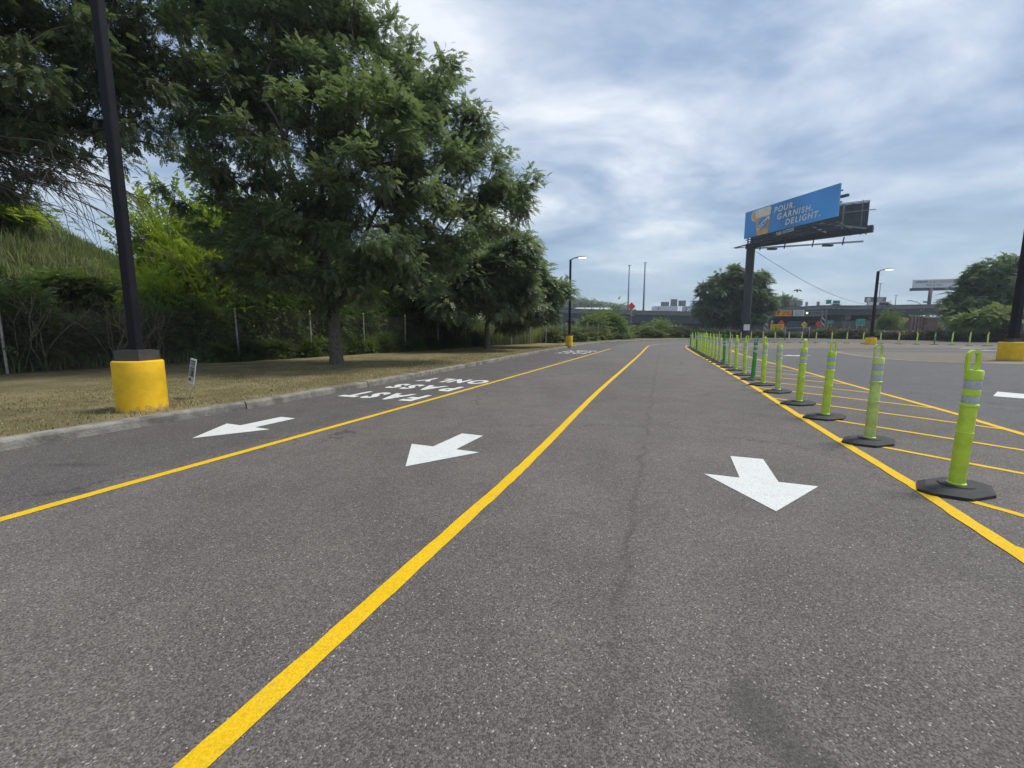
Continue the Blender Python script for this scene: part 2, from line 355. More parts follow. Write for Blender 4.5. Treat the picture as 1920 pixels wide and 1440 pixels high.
M['brick'] = mat('brown_wall', (.16, .09, .075), .85, noise=(2, .2))
M['brownrib'] = mat('brown_rib', (.24, .15, .13), .8, noise=(2, .2))
M['glass'] = mat('car_glass', (.02, .025, .03), .1)
M['whitepaint'] = mat('white_car_paint', (.70, .72, .74), .3)
M['silverpaint'] = mat('silver_car_paint', (.35, .37, .39), .3, .4)
M['tyre'] = mat('tyre', (.02, .02, .02), .9)
M['lampled'] = mat('lit_lens', (.9, .9, .8), .4, emit=((1, .93, .72), 2.2))
M['lampgrey'] = mat('lamp_grey', (.42, .43, .43), .5)
M['roofmetal'] = mat('pale_roof', (.42, .46, .46), .5, noise=(.4, .1))
M['picgreen'] = mat('print_green', (.10, .14, .04), .6)
_t = M['basepaint'].node_tree; _b = _t.nodes['Principled BSDF']; _l = _b.inputs['Base Color'].links[0].from_socket
_tc = N(_t, 'ShaderNodeTexCoord'); _sp = N(_t, 'ShaderNodeSeparateXYZ'); _t.links.new(_tc.outputs['Object'], _sp.inputs[0])
_n = N(_t, 'ShaderNodeTexNoise', i_Scale=13.0, i_Detail=8.0, i_Roughness=.7); _t.links.new(_tc.outputs['Object'], _n.inputs[0])
_f = math_(_t, 'ADD', _sp.outputs[2], math_(_t, 'MULTIPLY', math_(_t, 'SUBTRACT', _n.outputs[0], .5), .42))
_c = mix_(_t, math_(_t, 'MULTIPLY', maprange(_t, _f, .09, .0), .8), _l, (.30, .24, .13))
_c = mix_(_t, math_(_t, 'MULTIPLY', maprange(_t, _n.outputs[0], .66, .72), .6), _c, (.34, .25, .09))
_t.links.new(_c, _b.inputs['Base Color'])
# ------------------------------------------------------------------ ground: asphalt, kerb, verge, terrain
def smoothpath(pts, n=6):
    out = []; Q = [Vector(p) for p in pts]
    for i in range(len(Q)-1):
        p0 = Q[max(i-1, 0)]; p1 = Q[i]; p2 = Q[i+1]; p3 = Q[min(i+2, len(Q)-1)]
        for k in range(n):
            t = k/n
            out.append(.5*((2*p1)+(p2-p0)*t+(2*p0-5*p1+4*p2-p3)*t*t+(3*p1-p0-3*p2+p3)*t**3))
    out.append(Q[-1]); return out
def resample(pts, step):
    out = [pts[0].copy()]; acc = 0
    for a, b in zip(pts, pts[1:]):
        L = (b-a).length; pos = 0
        while acc+(L-pos) >= step:
            pos += step-acc; acc = 0; out.append(a+(b-a)*(pos/L))
        acc += L-pos
    return out
def normals(pts):
    o = []
    for i in range(len(pts)):
        t = pts[min(i+1, len(pts)-1)]-pts[max(i-1, 0)]; t.normalize(); o.append(Vector((-t.y, t.x)))
    return o
KERB = [(-10.5, -10), (-7.7, -1.5), (-5.95, 3.5), (-5.2, 5.3), (-4.35, 7.15), (-3.70, 8.85), (-2.88, 11.0), (-2.05, 13.6), (-.85, 17.0), (.75, 21.9), (2.6, 27.2), (5.2, 34.2), (7.9, 40.6), (11.0, 45.5), (15.2, 50.0), (21, 55.5), (27, 60)]
kp = smoothpath([Vector(p) for p in KERB], 5)
FENCE = [(-20.5, -4.5), (-17, 3), (-12.75, 11.8), (-11.1, 14.6), (-8.6, 18.2), (-6.2, 22.5), (-2.3, 29.5), (3, 37.5), (9, 46.5), (13, 54), (17.5, 61), (25, 66), (43, 70), (50, 58), (53, 45), (55, 30), (56, 10)]
fp = smoothpath([Vector(p) for p in FENCE], 5)
asph = [(-9.5, -30)]+[(p.x, p.y) for p in kp if p.y > -9]
fence_back = [p for p in fp if p.y > 60 or p.x > 43]
nb = normals(fence_back)
asph += [(p.x-n.x*.9, p.y-n.y*.9) for p, n in zip(fence_back, nb) if p.x > 24]+[(60, -30)]
road = MB(); road.poly(asph, 0.0); o = road.build('road', M['asphalt']); tag(o, kind='structure')
def inside(px, py, poly):
    c = np.zeros(px.shape, bool); n = len(poly)
    for i in range(n):
        x1, y1 = poly[i]; x2, y2 = poly[(i+1) % n]
        if y1 == y2: continue
        c ^= ((y1 > py) != (y2 > py)) & (px < (x2-x1)*(py-y1)/(y2-y1)+x1)
    return c
FT = Vector((.478, .878)); FN = Vector((-.878, .478))
def sst(x): x = np.clip(x, 0, 1); return x*x*(3-2*x)
def hill(X, Y):
    s = (X+17)*FT.x+(Y-3)*FT.y; w = (X+17)*FN.x+(Y-3)*FN.y
    H = np.clip(6.9-.50*(s-12), 0, 7.6)*sst((s+45)/20)
    return H*sst((w-1.6)/13.5)*(1-.5*sst((w-30)/60))
def terr(X, Y):
    X = np.asarray(X, float); Y = np.asarray(Y, float)
    z = .05+hill(X, Y)
    d = np.hypot(X, Y)
    z = z+.05*np.sin(X*.9)*np.cos(Y*.7)*sst((d-12)/20)
    z = z-1.0*sst((Y-75)/12)*sst((X+5)/20)          # beyond the back fence the highway lies a little lower
    ins = inside(X, Y, asph)
    if X.size > 1:
        for dx_ in (-1.6, 0, 1.6):
            for dy_ in (-1.6, 0, 1.6): ins = ins | inside(X+dx_, Y+dy_, asph)
    return np.where(ins, -.06, z)
xs = np.unique(np.concatenate([np.arange(-70, 75, 1.5), np.array([-2500, -1500, -800, -400, -200, -120, -90, 90, 120, 200, 400, 800, 1500, 2500])]))
ys = np.unique(np.concatenate([np.arange(-30, 100, 1.5), np.array([-2500, -1200, -500, -200, -90, -50, 110, 130, 160, 220, 300, 500, 900, 1600, 3000])]))
XX, YY = np.meshgrid(xs, ys, indexing='ij'); ZZ = terr(XX, YY)
V = np.stack([XX, YY, ZZ], -1).reshape(-1, 3); nx, ny = XX.shape
ii, jj = np.meshgrid(np.arange(nx-1), np.arange(ny-1), indexing='ij'); a = (ii*ny+jj).ravel()
Q = np.stack([a, a+ny, a+ny+1, a+1], -1)
o = npmesh('terrain', V, Q, M['earth']); tag(o, kind='structure')
# kerb: cast sections with open joints
KW, KH = .17, .125
kroot = bpy.data.objects.new('kerb', None); link(kroot); tag(kroot, kind='structure')
ks = resample(kp, .25); kn = normals(ks); per = 12
i = 0
while i+per < len(ks):
    seg = ks[i:i+per+1]; ns = kn[i:i+per+1]; vs = []; fs = []
    L = len(seg)
    jitter = random.uniform(-.006, .006)
    for j, (p, n) in enumerate(zip(seg, ns)):
        q = p.copy()
        t = Vector((n.y, -n.x))
        if j == 0: q = q+t*.012
        if j == L-1: q = q-t*.012
        prof = [(-.01, -.05), (.0, KH-.03+jitter), (.012, KH-.008+jitter), (.035, KH+jitter), (KW, KH+jitter), (KW, -.05)]
        for u, z in prof: vs.append((q.x+n.x*u, q.y+n.y*u, z))
    for j in range(L-1):
        for k in range(5):
            a = j*6+k; fs.append((a, a+1, a+7, a+6))
    fs.append((0, 1, 2, 3, 4, 5)); e = (L-1)*6; fs.append((e+5, e+4, e+3, e+2, e+1, e))
    MB().add(vs, fs).build('kerb_section', M['kerb'], kroot); i += per
# verge: strip from kerb back edge to beyond the fence
vs = []; fs = []
rk = resample(kp, .8); rn = normals(rk); m_ = 9
for j, (p, n) in enumerate(zip(rk, rn)):
    # distance to fence along normal
    best = min(((f-p).length for f in fp)); w = best+1.2
    for k in range(m_):
        u = KW-.005+(w-KW)*k/(m_-1); x, y = p.x+n.x*u, p.y+n.y*u
        z = .118+(.018*math.sin(x*1.7+y)*math.sin(y*1.3) if 0 < k < m_-1 else 0)+(.05*k/(m_-1))
        vs.append((x, y, z))
for j in range(len(rk)-1):
    for k in range(m_-1): a = j*m_+k; fs.append((a, a+1, a+m_+1, a+m_))
mb = MB(); mb.add(vs, fs, True); o = mb.build('grass_verge', M['verge']); tag(o, kind='structure')
# debris / dirt strip on the asphalt's far rim
fs_ = [p for p in smoothpath([Vector(p) for p in [(17, 53.2), (24, 58.5), (31, 61.5), (41, 63), (46, 55), (50, 43), (52, 30), (52.5, 12)]], 6)]
nf = normals(fs_); mb = MB()
for a, b, na, nb_ in zip(fs_, fs_[1:], nf, nf[1:]):
    wa, wb = 6.0, 6.0
    mb.quad((a.x, a.y, .004), (b.x, b.y, .004), (b.x+nb_.x*wb, b.y+nb_.y*wb, .05), (a.x+na.x*wa, a.y+na.y*wa, .05))
o = mb.build('dirt_shoulder', M['dirt']); tag(o, kind='structure')
# ------------------------------------------------------------------ air
hm = bpy.data.materials.new('haze_air'); hm.use_nodes = True; hm.node_tree.nodes.clear()
hv = N(hm.node_tree, 'ShaderNodeVolumePrincipled'); hv.inputs['Color'].default_value = (.80, .87, .95, 1); hv.inputs['Density'].default_value = .0006; hv.inputs['Anisotropy'].default_value = .2
ho = N(hm.node_tree, 'ShaderNodeOutputMaterial'); hm.node_tree.links.new(hv.outputs[0], ho.inputs['Volume'])
o = MB().box((0, 200, 15), (5600, 6200, 36)).build('haze', hm); tag(o, 'thin pale summer haze over the whole place', 'haze', None, 'stuff')
# ------------------------------------------------------------------ road markings
def stripe(pts, w, z=.004, mat_=None, name='painted_line', parent=None):
    L_ = sum((b-a).length for a, b in zip(pts, pts[1:])); far_ = min(p.y for p in pts) > 18
    if not far_: e_ = pts[-1]; pts = resample(pts, .07 if L_ < 12 else .11)+[e_]
    jt = lambda: (0 if far_ else random.gauss(0, .0022))
    n = normals(pts); vs = []
    for p, q in zip(pts, n):
        wa, wb = w/2+jt(), w/2+jt(); vs += [(p.x+q.x*wa, p.y+q.y*wa, z), (p.x-q.x*wb, p.y-q.y*wb, z)]
    fs = [(2*i, 2*i+1, 2*i+3, 2*i+2) for i in range(len(pts)-1)]
    return MB().add(vs, fs).build(name, mat_ or M['yellow'], parent)
def VV(l): return [Vector(p) for p in l]
lineL = smoothpath(VV([(-9.2, -12), (-4.6, 0), G(0, 975), G(400, 863), (-1.12, 8.95), G(1000, 695.5), G(1145, 654)]), 6)
tag(stripe(lineL, .10), 'long yellow lane line nearest the kerb, beside the fast pass lane', 'lane line', kind=None)
lineC = smoothpath(VV([(-6.2, -12), (-3.6, -5.6), (-1.75, -.95), (-.955, 1.15), (-.36, 2.71), (.27, 4.4), (1.85, 8.95), (4.1, 15.1), (7.2, 23.6), (10.7, 33.4), (12.2, 37.0), (14.6, 40.2), (18.5, 43.2), (25, 46.5)]), 6)
tag(stripe(lineC, .10), 'yellow centre lane line running from bottom left to the far bend', 'lane line')
lineR = smoothpath(VV([(-2, -12), (2.1, 0), (2.98, 2.32), (3.15, 2.78), (3.42, 3.48), (3.96, 5.05), (4.5, 6.6), (5.03, 8.08), (5.58, 9.6), (6.62, 12.7), (8.4, 17.9), (10.05, 22.9), (11.9, 28.4), (13.6, 33), (14.7, 35.6), (15.3, 36.6), (16.2, 37.0)]), 6)
tag(stripe(lineR, .10, .005), 'yellow edge line beside the near row of delineator posts', 'lane line')
# near hatched island
def hatched(label, group=None): return thing('hatched_marking', label, 'road marking', (0, 0, 0), group)
isl = hatched('striped yellow island of diagonal lines right of the near delineator posts')
b2 = smoothpath(VV([(3.6, -3), G(1920, 815), G(1795, 777), G(1600, 723), G(1497, 694), G(1418, 673), (13.0, 24.4), (14.0, 26.8), (14.75, 27.9), (16.2, 28.9), (18.9, 30.1), (22.3, 31.2), (26.6, 31.9), (33.5, 31.8), (45, 29)]), 6)
stripe(b2, .10, .004, name='border_line', parent=isl)
def isect_poly(p, d, poly):
    best = None
    for a, b in zip(poly, poly[1:]):
        e = b-a; den = d.x*e.y-d.y*e.x
        if abs(den) < 1e-9: continue
        t = ((a.x-p.x)*e.y-(a.y-p.y)*e.x)/den; u = ((a.x-p.x)*d.y-(a.y-p.y)*d.x)/den
        if 0 <= u <= 1 and t > .05 and (best is None or t < best): best = t
    return best
hd = Vector((.50, -.866)).normalized()          # hatch direction
starts = [(3.03, 2.45), (3.40, 3.50), (3.95, 5.03), (4.46, 6.50), (5.04, 8.10), (5.60, 9.68)]
pth = resample(lineR, .05); base_i = min(range(len(pth)), key=lambda i: (pth[i]-Vector((5.60, 9.68))).length)
k = base_i+33
while k < len(pth) and pth[k].y < 36.2:
    starts.append((pth[k].x, pth[k].y)); k += 33
dirs = [(.24, -.97), (.30, -.954), (.42, -.907), (.54, -.842)]
for q, s_ in enumerate(starts):
    p = Vector(s_); hdq = Vector((.50, -.866)) if s_[1] > 5 else Vector((.42, -.907))
    if s_[1] < 4: hdq = Vector((.34, -.94))
    hdq = hdq.normalized(); t = isect_poly(p, hdq, b2)
    if t is None: t = 6
    stripe([p+hdq*.04, p+hdq*(t-.04)], .075, .0035, M['yellow'] if s_[1] < 14 else M['palepaint'], 'hatch_line', isl)
# middle hatched island
isl2 = hatched('faded striped island in the far lot, left of the right-hand yellow lamp base')
low = smoothpath(VV([(19.65, 25.6), (18.0, 22.0), (17.3, 19.3), (17.5, 18.0), (18.3, 17.2), (20.1, 16.5), (26, 14.5), (34, 12)]), 6)
up = smoothpath(VV([(19.65, 25.6), (21.5, 26.6), (25, 27.1), (29.2, 27.3), (34, 26.8), (44, 24)]), 6)
stripe(low, .10, .004, M['palepaint'], 'border_line', isl2); stripe(up, .10, .004, M['palepaint'], 'border_line', isl2)
rl = resample(low, .05)
for k in range(8, len(rl), 12):
    p = rl[k]
    d_ = Vector((.99, -.13)).normalized()
    if p.x > 19.2 and p.y < 17.5: continue
    t = isect_poly(p, d_, up)
    if t is None: t = 14
    stripe([p+d_*.05, p+d_*(min(t, 16)-.05)], .09, .0035, M['palepaint'], 'hatch_line', isl2)
# far hatched band under the far row of posts
isl3 = hatched('faded hatched band under the far row of delineator posts')
fo = smoothpath(VV([(15.3, 36.6), (18.0, 39.4), (23, 42.6), (30, 44.4), (37, 43.5), (44, 38), (50, 30)]), 6)
stripe(fo, .12, .006, M['palepaint'], 'border_line', isl3)
rf = resample(fo, .05); inner = b2[6*7:]
for k in range(12, len(rf), 19):
    p = rf[k]; d_ = Vector((.55, -.83)).normalized(); t = isect_poly(p, d_, inner)
    if t is None: continue
    stripe([p+d_*.05, p+d_*(t-.05)], .16, .0035, M['palepaint'], 'hatch_line', isl3)
# arrows
RD = Vector((.357, .934)); RT = Vector((.934, -.357))
def arrow(tip, dirv, label, L=1.40, head=.70, span=.88, stem=.30, name='painted_arrow'):
    tip = Vector(tip); d = Vector(dirv).normalized(); n = Vector((-d.y, d.x)); b = tip-d*head; e = tip-d*L
    pts = [tip, b+n*span/2, b+n*stem/2, e+n*stem/2, e-n*stem/2, b-n*stem/2, b-n*span/2]
    mb = MB(); mb.add([(p.x, p.y, .004) for p in pts], [(0, 1, 2, 5, 6), (2, 3, 4, 5)])
    # recentre on its own base
    o = mb.build(name, M['white']); return tag(o, label, 'road arrow', 'white arrows painted in the lanes')
arrow((1.92, 2.92), (-.36, -.93), 'largest white arrow, painted in the lane beside the delineator posts')
arrow((-1.03, 3.94), (-.39, -.92), 'white arrow painted in the middle lane between the two yellow lines', L=1.36)
arrow((-3.90, 5.01), (-.40, -.92), 'white arrow painted in the kerb lane near the yellow lamp base', L=1.33)
tag(MB().add([(p[0], p[1], .004) for p in [G(1862, 743), G(1870, 734.5), G(1925, 739.5), (11.1, 8.3), (12.2, 7.4), (10.6, 7.0), G(1925, 748)]], [(0, 1, 2, 6), (6, 2, 3, 4, 5)]).build('painted_arrow', M['white']),
    'white arrow in the right-hand lot, cut by the right edge of the photo', 'road arrow', 'white arrows painted in the lanes')
arrow(G(1466, 667), (-.9, -.15), 'small far white arrow seen between two delineator posts', L=1.6, head=.8, span=.9)
arrow(G(1795, 652.8), (-1, .1), 'far white arrow ahead of the hatched islands, left one of two', L=2.0, head=.9, span=.9)
arrow(G(1833, 657), (-1, .12), 'far white arrow ahead of the hatched islands, nearest the right lamp base', L=2.6, head=.9, span=.8)
# text
def glyph(ch, bold=.0, shear=0):
    cu = bpy.data.curves.new('glyph', 'FONT'); cu.body = ch; cu.offset = bold; cu.shear = shear; cu.resolution_u = 3
    ob = bpy.data.objects.new('glyph', cu); COL.objects.link(ob)
    dg = bpy.context.evaluated_depsgraph_get(); dg.update()
    me = bpy.data.meshes.new_from_object(ob.evaluated_get(dg)); 
    V = np.array([v.co[:] for v in me.vertices]).reshape(-1, 3); Fc = [tuple(p.vertices) for p in me.polygons]
    bpy.data.objects.remove(ob); bpy.data.curves.remove(cu); bpy.data.meshes.remove(me)
    return V, Fc
GC = {}
def text(s, org, ux, uy, width, height, mat_, parent, name, bold=.02, shear=0, per_letter=False, off=None, gap=.13, ltrack=None):
    """write s from org along ux, letters up along uy, fitted to width x height"""
    org, ux, uy = Vector(org), Vector(ux).normalized(), Vector(uy).normalized()
    cur = 0; L = []
    for ch in s:
        if ch == ' ': cur += .42; continue
        if (ch, bold, shear) not in GC: GC[(ch, bold, shear)] = glyph(ch, bold, shear)
        Vg, Fg = GC[(ch, bold, shear)]; x0, x1 = Vg[:, 0].min(), Vg[:, 0].max()
        L.append((Vg, Fg, cur-x0)); cur += (x1-x0)+gap
    tot = cur-gap; kx = width/tot; ky = height/.72; mb = MB(); res = []
    for Vg, Fg, o_ in L:
        vs = [org+ux*((v[0]+o_)*kx)+uy*(v[1]*ky) for v in Vg]
        if per_letter: res.append(MB().add(vs, Fg).build('letter', mat_, parent))
        else: mb.add(vs, Fg)
    if not per_letter: return mb.build(name, mat_, parent)
    return res
def lane_text(c0, lab):
    c0 = Vector(c0)          # middle of the nearest (top) edge of the first word
    for i_, (w, wd) in enumerate((('FAST', 1.72), ('PASS', 1.72), ('ONLY', 1.90))):
        c = c0+RD*(1.36*i_)+RT*(.03*i_)
        o_ = c+RD*.70+RT*(wd/2)           # text origin = baseline, right side seen from the camera
        t = thing('painted_word', lab % w, 'road marking', (o_.x, o_.y, .004), 'words painted in the fast pass lane')
        for l in text(w, (o_.x, o_.y, .004), (-RT.x, -RT.y, 0), (-RD.x, -RD.y, 0), wd, .70, M['white'], t, 'letters', .048, 0, True, gap=.13): pass
lane_text((-2.68, 8.02), 'white word %s painted upside down on the near part of the kerb lane')
lane_text((3.25, 23.9), 'white word %s painted far up the kerb lane near the distant lamp')
# ------------------------------------------------------------------ vegetation tools
def basis(D, roll):
    D = D/np.linalg.norm(D, axis=1, keepdims=True)
    up = np.where(np.abs(D[:, 2:3]) < .95, np.array([[0, 0, 1.]]), np.array([[1., 0, 0]]))
    A = np.cross(up, D); A /= np.linalg.norm(A, axis=1, keepdims=True); B = np.cross(D, A)
    c, s = np.cos(roll)[:, None], np.sin(roll)[:, None]
    return D, A*c+B*s, -A*s+B*c
def spray_template(pairs, L, lw, ll, droop=.25):
    vs = []; q = []
    for i in range(pairs+1):
        t = (i+.6)/(pairs+.6); x = L*t; z = -droop*L*t*t
        sides = (1, -1) if i < pairs else (0,)
        for s in sides:
            if s: d = np.array([.45, s*.9, -.12]); 
            else: d = np.array([1., 0, -.4])
            d = d/np.linalg.norm(d); n = np.array([-d[1], d[0], 0]); n = n/(np.linalg.norm(n)+1e-9)
            o = np.array([x, 0, z]); b = len(vs)
            vs += [o+d*ll*.12+n*lw*.62, o+d*ll*.12-n*lw*.62, o+d*ll*1.05]; q.append([b, b+1, b+2])
    return np.array(vs), np.array(q)
T_LOC = spray_template(5, .24, .046, .085)
T_LOCS = spray_template(4, .24, .055, .10)
T_CLUMP = spray_template(3, .26, .085, .14, .35)
T_BIG = spray_template(3, .9, .34, .5, .4)
def sprays(C, D, size, tmpl):
    tv, tq = tmpl; n = len(C); D_, A_, B_ = basis(D, RNG.uniform(-.6, .6, n)+RNG.choice([0, np.pi], n)*0)
    s = size[:, None, None]
    V = C[:, None, :]+s*(tv[None, :, 0:1]*D_[:, None, :]+tv[None, :, 1:2]*A_[:, None, :]+tv[None, :, 2:3]*B_[:, None, :])
    Q = tq[None]+(np.arange(n)*len(tv))[:, None, None]
    return V.reshape(-1, 3), Q.reshape(-1, 3)
def sample_lobes(lobes, n, shell=.55):
    """points spread through ellipsoids (cx,cy,cz,rx,ry,rz), more of them near the surface; returns centre and outward direction"""
    vol = np.array([l[3]*l[4]*l[5] for l in lobes])**.8; pr = vol/vol.sum(); idx = RNG.choice(len(lobes), n, p=pr)
    L = np.array(lobes)[idx]; u = RNG.normal(size=(n, 3)); u /= np.linalg.norm(u, axis=1, keepdims=True)
    r = RNG.uniform(0, 1, n)**shell*RNG.uniform(.85, 1.12, n)
    return L[:, :3]+u*L[:, 3:]*r[:, None]*.97, u
def grow(root, attract, trunk_h, r0, lean=(0, 0), rmin=.012):
    """branch skeleton reaching every attractor; returns segments"""
    nodes = [Vector((root[0]+lean[0]*t, root[1]+lean[1]*t, root[2]+trunk_h*t)) for t in np.linspace(0, 1, 5)]
    par = [-1, 0, 1, 2, 3]; top = nodes[-1]
    A = sorted(attract, key=lambda p: (p-top).length)
    arr = np.array([n[:] for n in nodes]+[[0, 0, 0]]*(len(A)*4+8)); cnt = len(nodes); cost = [0]*4+[0]; costs = np.full(len(arr), 1e9); costs[4] = 0; costs[3] = 1.0
    for p in A:
        d = np.linalg.norm(arr[:cnt]-np.array(p[:]), axis=1)+.62*costs[:cnt]
        # never branch down steeply
        j = int(np.argmin(d)); a = nodes[j]; v = p-a; L = v.length
        if L < .15: continue
        k = max(1, min(3, int(L/.7)+1)); prev = j
        bend = Vector((random.uniform(-.12, .12)*L, random.uniform(-.12, .12)*L, .10*L))
        for m in range(1, k+1):
            t = m/k; q = a+v*t+bend*math.sin(math.pi*t)*.8
            nodes.append(q); par.append(prev); arr[cnt] = q[:]; costs[cnt] = costs[prev]+(q-nodes[prev]).length; prev = cnt; cnt += 1
            if cnt >= len(arr)-1: break
        if cnt >= len(arr)-4: break
    w = [0.0]*len(nodes); ch = [0]*len(nodes)
    for p in par:
        if p >= 0: ch[p] += 1
    for i in range(len(nodes)-1, 0, -1):
        if ch[i] == 0: w[i] = 1
        if par[i] >= 0: w[par[i]] += w[i]
    W0 = max(w[4], 1); R = [max(rmin, r0*.93*(x/W0)**.47) for x in w]
    for i in range(5): R[i] = r0*(1.28, 1.06, 1.0, .97, .95)[i]
    return nodes, par, R
def branches_mesh(nodes, par, R, skip_small=0):
    mb = MB()
    mb.tube(nodes[:5], R[:5], 12, cap=False)
    for i in range(5, len(nodes)):
        p = par[i]
        ra = min(R[p], R[i]*1.25) if p >= 4 else R[i]*1.2
        if R[i] < skip_small: continue
        mb.tube([nodes[p], nodes[i]], [ra, R[i]], 8 if R[i] > .06 else (5 if R[i] > .025 else 3), cap=False)
    return mb
def tree(name, label, base, lobes, nsp, tmpl, lm, r0, trunk_h, size=(.8, 1.25), nattr=160, group=None, clump=.42, per=None, lean=(0, 0), droop=.35, extra=None, shell=.45, cat='tree'):
    t = thing(name, label, cat, base, group)
    A, U = sample_lobes(lobes, nattr, shell)
    A[:, 2] = np.maximum(A[:, 2], base[2]+trunk_h*.75)
    nodes, par, R = grow(base, [Vector(a) for a in A], trunk_h, r0, lean)
    tr = branches_mesh(nodes, par, R, .0).build('trunk', M['bark'], t)
    # leaves: around attractor clumps
    idx = RNG.integers(0, nattr, nsp); g = RNG.normal(size=(nsp, 3)); g *= np.minimum(1, 1.7/np.linalg.norm(g, axis=1, keepdims=True)); g *= clump*RNG.uniform(.4, 1.2, (nsp, 1))
    g[:, 2] *= .62
    C = A[idx]+g
    D = U[idx]*.7+g/clump*.55+RNG.normal(size=(nsp, 3))*.75; D[:, 2] = D[:, 2]*.7-droop
    V, Q = sprays(C, D, RNG.uniform(size[0], size[1], nsp), tmpl)
    cr = npmesh('crown', V, Q, lm, t)
    return t
def lobe(px, py, d, r, ry=None, rz=None):
    p = P(px, py, d); k = d/F
    return (p.x, p.y, p.z, r*k, (ry or r)*k, (rz or r)*k)
# ------------------------------------------------------------------ trees
BT = (-6.1, 14.65, .12)
tree('honey_locust_tree', 'largest tree, dark feathery crown on a single trunk standing in the dry grass verge', BT,
     [lobe(600, 490, 14, 150, rz=85), lobe(745, 480, 14.5, 110, rz=80), lobe(480, 450, 15, 110, rz=90), lobe(690, 340, 13.2, 150), lobe(810, 330, 15, 110), lobe(895, 325, 15.5, 90, rz=70),
      lobe(930, 400, 16, 58, rz=50), lobe(540, 270, 14, 170), lobe(740, 190, 15, 125), lobe(795, 165, 15.5, 62), lobe(430, 210, 15, 120), lobe(600, 70, 14.5, 130),
      lobe(590, -60, 15, 130), lobe(480, 20, 15, 160), lobe(500, -180, 15, 180), lobe(400, 360, 15.5, 80, rz=50), lobe(850, 430, 15, 90, rz=60), lobe(945, 335, 16, 48), lobe(965, 365, 16, 40), lobe(982, 330, 16, 20), lobe(850, 250, 15.5, 60), lobe(900, 270, 15.8, 38), lobe(880, 400, 15.5, 60)],
     72000, T_LOC, M['locust'], .20, 1.75, nattr=640, clump=.33, size=(.6, 1.05), lean=(-.04, .0), droop=.25, shell=.33)
tree('honey_locust_tree', 'tree whose dark canopy hangs in from the top left corner, trunk outside the photo', (-15.4, 9.2, .25),
     [lobe(90, 110, 10, 165), lobe(240, 70, 11, 105), lobe(60, 235, 10, 85, rz=40), lobe(225, 215, 11, 100, rz=75), lobe(-110, 150, 10, 220), lobe(285, 335, 12, 52, rz=30), lobe(120, -120, 10.5, 190), lobe(-120, -60, 9, 200), lobe(290, 150, 12, 70), lobe(-320, 120, 9, 220)],
     27000, T_LOC, M['locust2'], .22, 2.6, nattr=360, clump=.30, size=(.55, .95), droop=.4)
# bare drooping twigs of that tree
tw = MB(); rr = random.Random(5)
for i in range(26):
    p = P(rr.uniform(-160, 60), rr.uniform(225, 340), rr.uniform(8.6, 10.5)); d = Vector((rr.uniform(.55, 1.0), rr.uniform(-.25, .25), rr.uniform(-.32, .02)))
    pts = [p]; n_ = rr.randint(9, 15)
    for k in range(n_):
        d = d+Vector((rr.uniform(-.1, .12), rr.uniform(-.12, .12), rr.uniform(-.14, .07))); d.normalize(); pts.append(pts[-1]+d*.24)
        if k > 1 and rr.random() < .6:
            e = d+Vector((rr.uniform(-.3, .3), rr.uniform(-.5, .5), rr.uniform(-.8, .25))); e.normalize(); q = [pts[-1]]
            for _ in range(rr.randint(3, 6)): e = e+Vector((rr.uniform(-.2, .2), rr.uniform(-.2, .2), rr.uniform(-.28, .05))); e.normalize(); q.append(q[-1]+e*.17)
            tw.tube(q, [.007*(1-j/len(q))+.002 for j in range(len(q))], 3, cap=False)
    tw.tube(pts, [.017*(1-j/len(pts))+.003 for j in range(len(pts))], 4, cap=False)
tops = [o for o in COL.objects if o.name.startswith('honey_locust_tree') and not o.parent]
tw.build('bare_branches', M['twig'], tops[1])
def off(px, py): g = G(px, py, .12); return (g[0], g[1], .12)
tree('verge_tree', 'slim-trunked tree by the fence, left of the two small trees beyond the big locust', off(913, 655),
     [lobe(880, 525, 24, 62), lobe(935, 525, 24, 70), lobe(965, 470, 24, 38, rz=30), lobe(850, 560, 23, 48), lobe(925, 470, 25, 44), lobe(985, 450, 25, 22)],
     14000, T_LOCS, M['locust'], .14, 1.5, nattr=150, clump=.42, size=(1.1, 1.8), shell=.5)
tree('verge_tree', 'small rounded tree by the fence just left of the distant lamp', off(985, 644),
     [lobe(975, 560, 29, 58, rz=48), lobe(1018, 556, 29, 38), lobe(1045, 548, 29.5, 16), lobe(992, 523, 29, 30), lobe(955, 585, 28, 38, rz=28), lobe(1005, 590, 29, 28, rz=16)],
     13000, T_LOCS, M['locust'], .15, 1.3, nattr=130, clump=.45, size=(1.2, 2.0), shell=.5)
tree('dark_tree', 'dark tree behind the fence between the big locust and the small verge trees', (-6.0, 27, .2),
     [lobe(800, 520, 27, 80), lobe(870, 500, 28, 50), lobe(760, 560, 26, 60), lobe(830, 590, 27, 60, rz=30)],
     6000, T_LOCS, M['shrubdark'], .16, 1.8, nattr=110, clump=.55, size=(1.3, 2.2))
pb = P(1400, 600, 68)
tree('roadside_tree', 'round green tree behind the fence at the foot of the tall billboard pole', (P(1380, 600, 77).x, 77, -.4),
     [lobe(1352, 560, 77, 44), lobe(1395, 545, 77, 42), lobe(1425, 565, 77, 27), lobe(1330, 580, 77, 28), lobe(1378, 520, 77, 20), lobe(1350, 530, 77, 20), lobe(1415, 525, 77, 18), lobe(1400, 595, 77, 36, rz=20), lobe(1320, 545, 77, 12), lobe(1340, 605, 77, 20, rz=12)],
     15000, T_CLUMP, M['farleaf'], .35, 2.2, nattr=260, clump=.6, size=(1.3, 2.6), droop=.15, shell=.4)
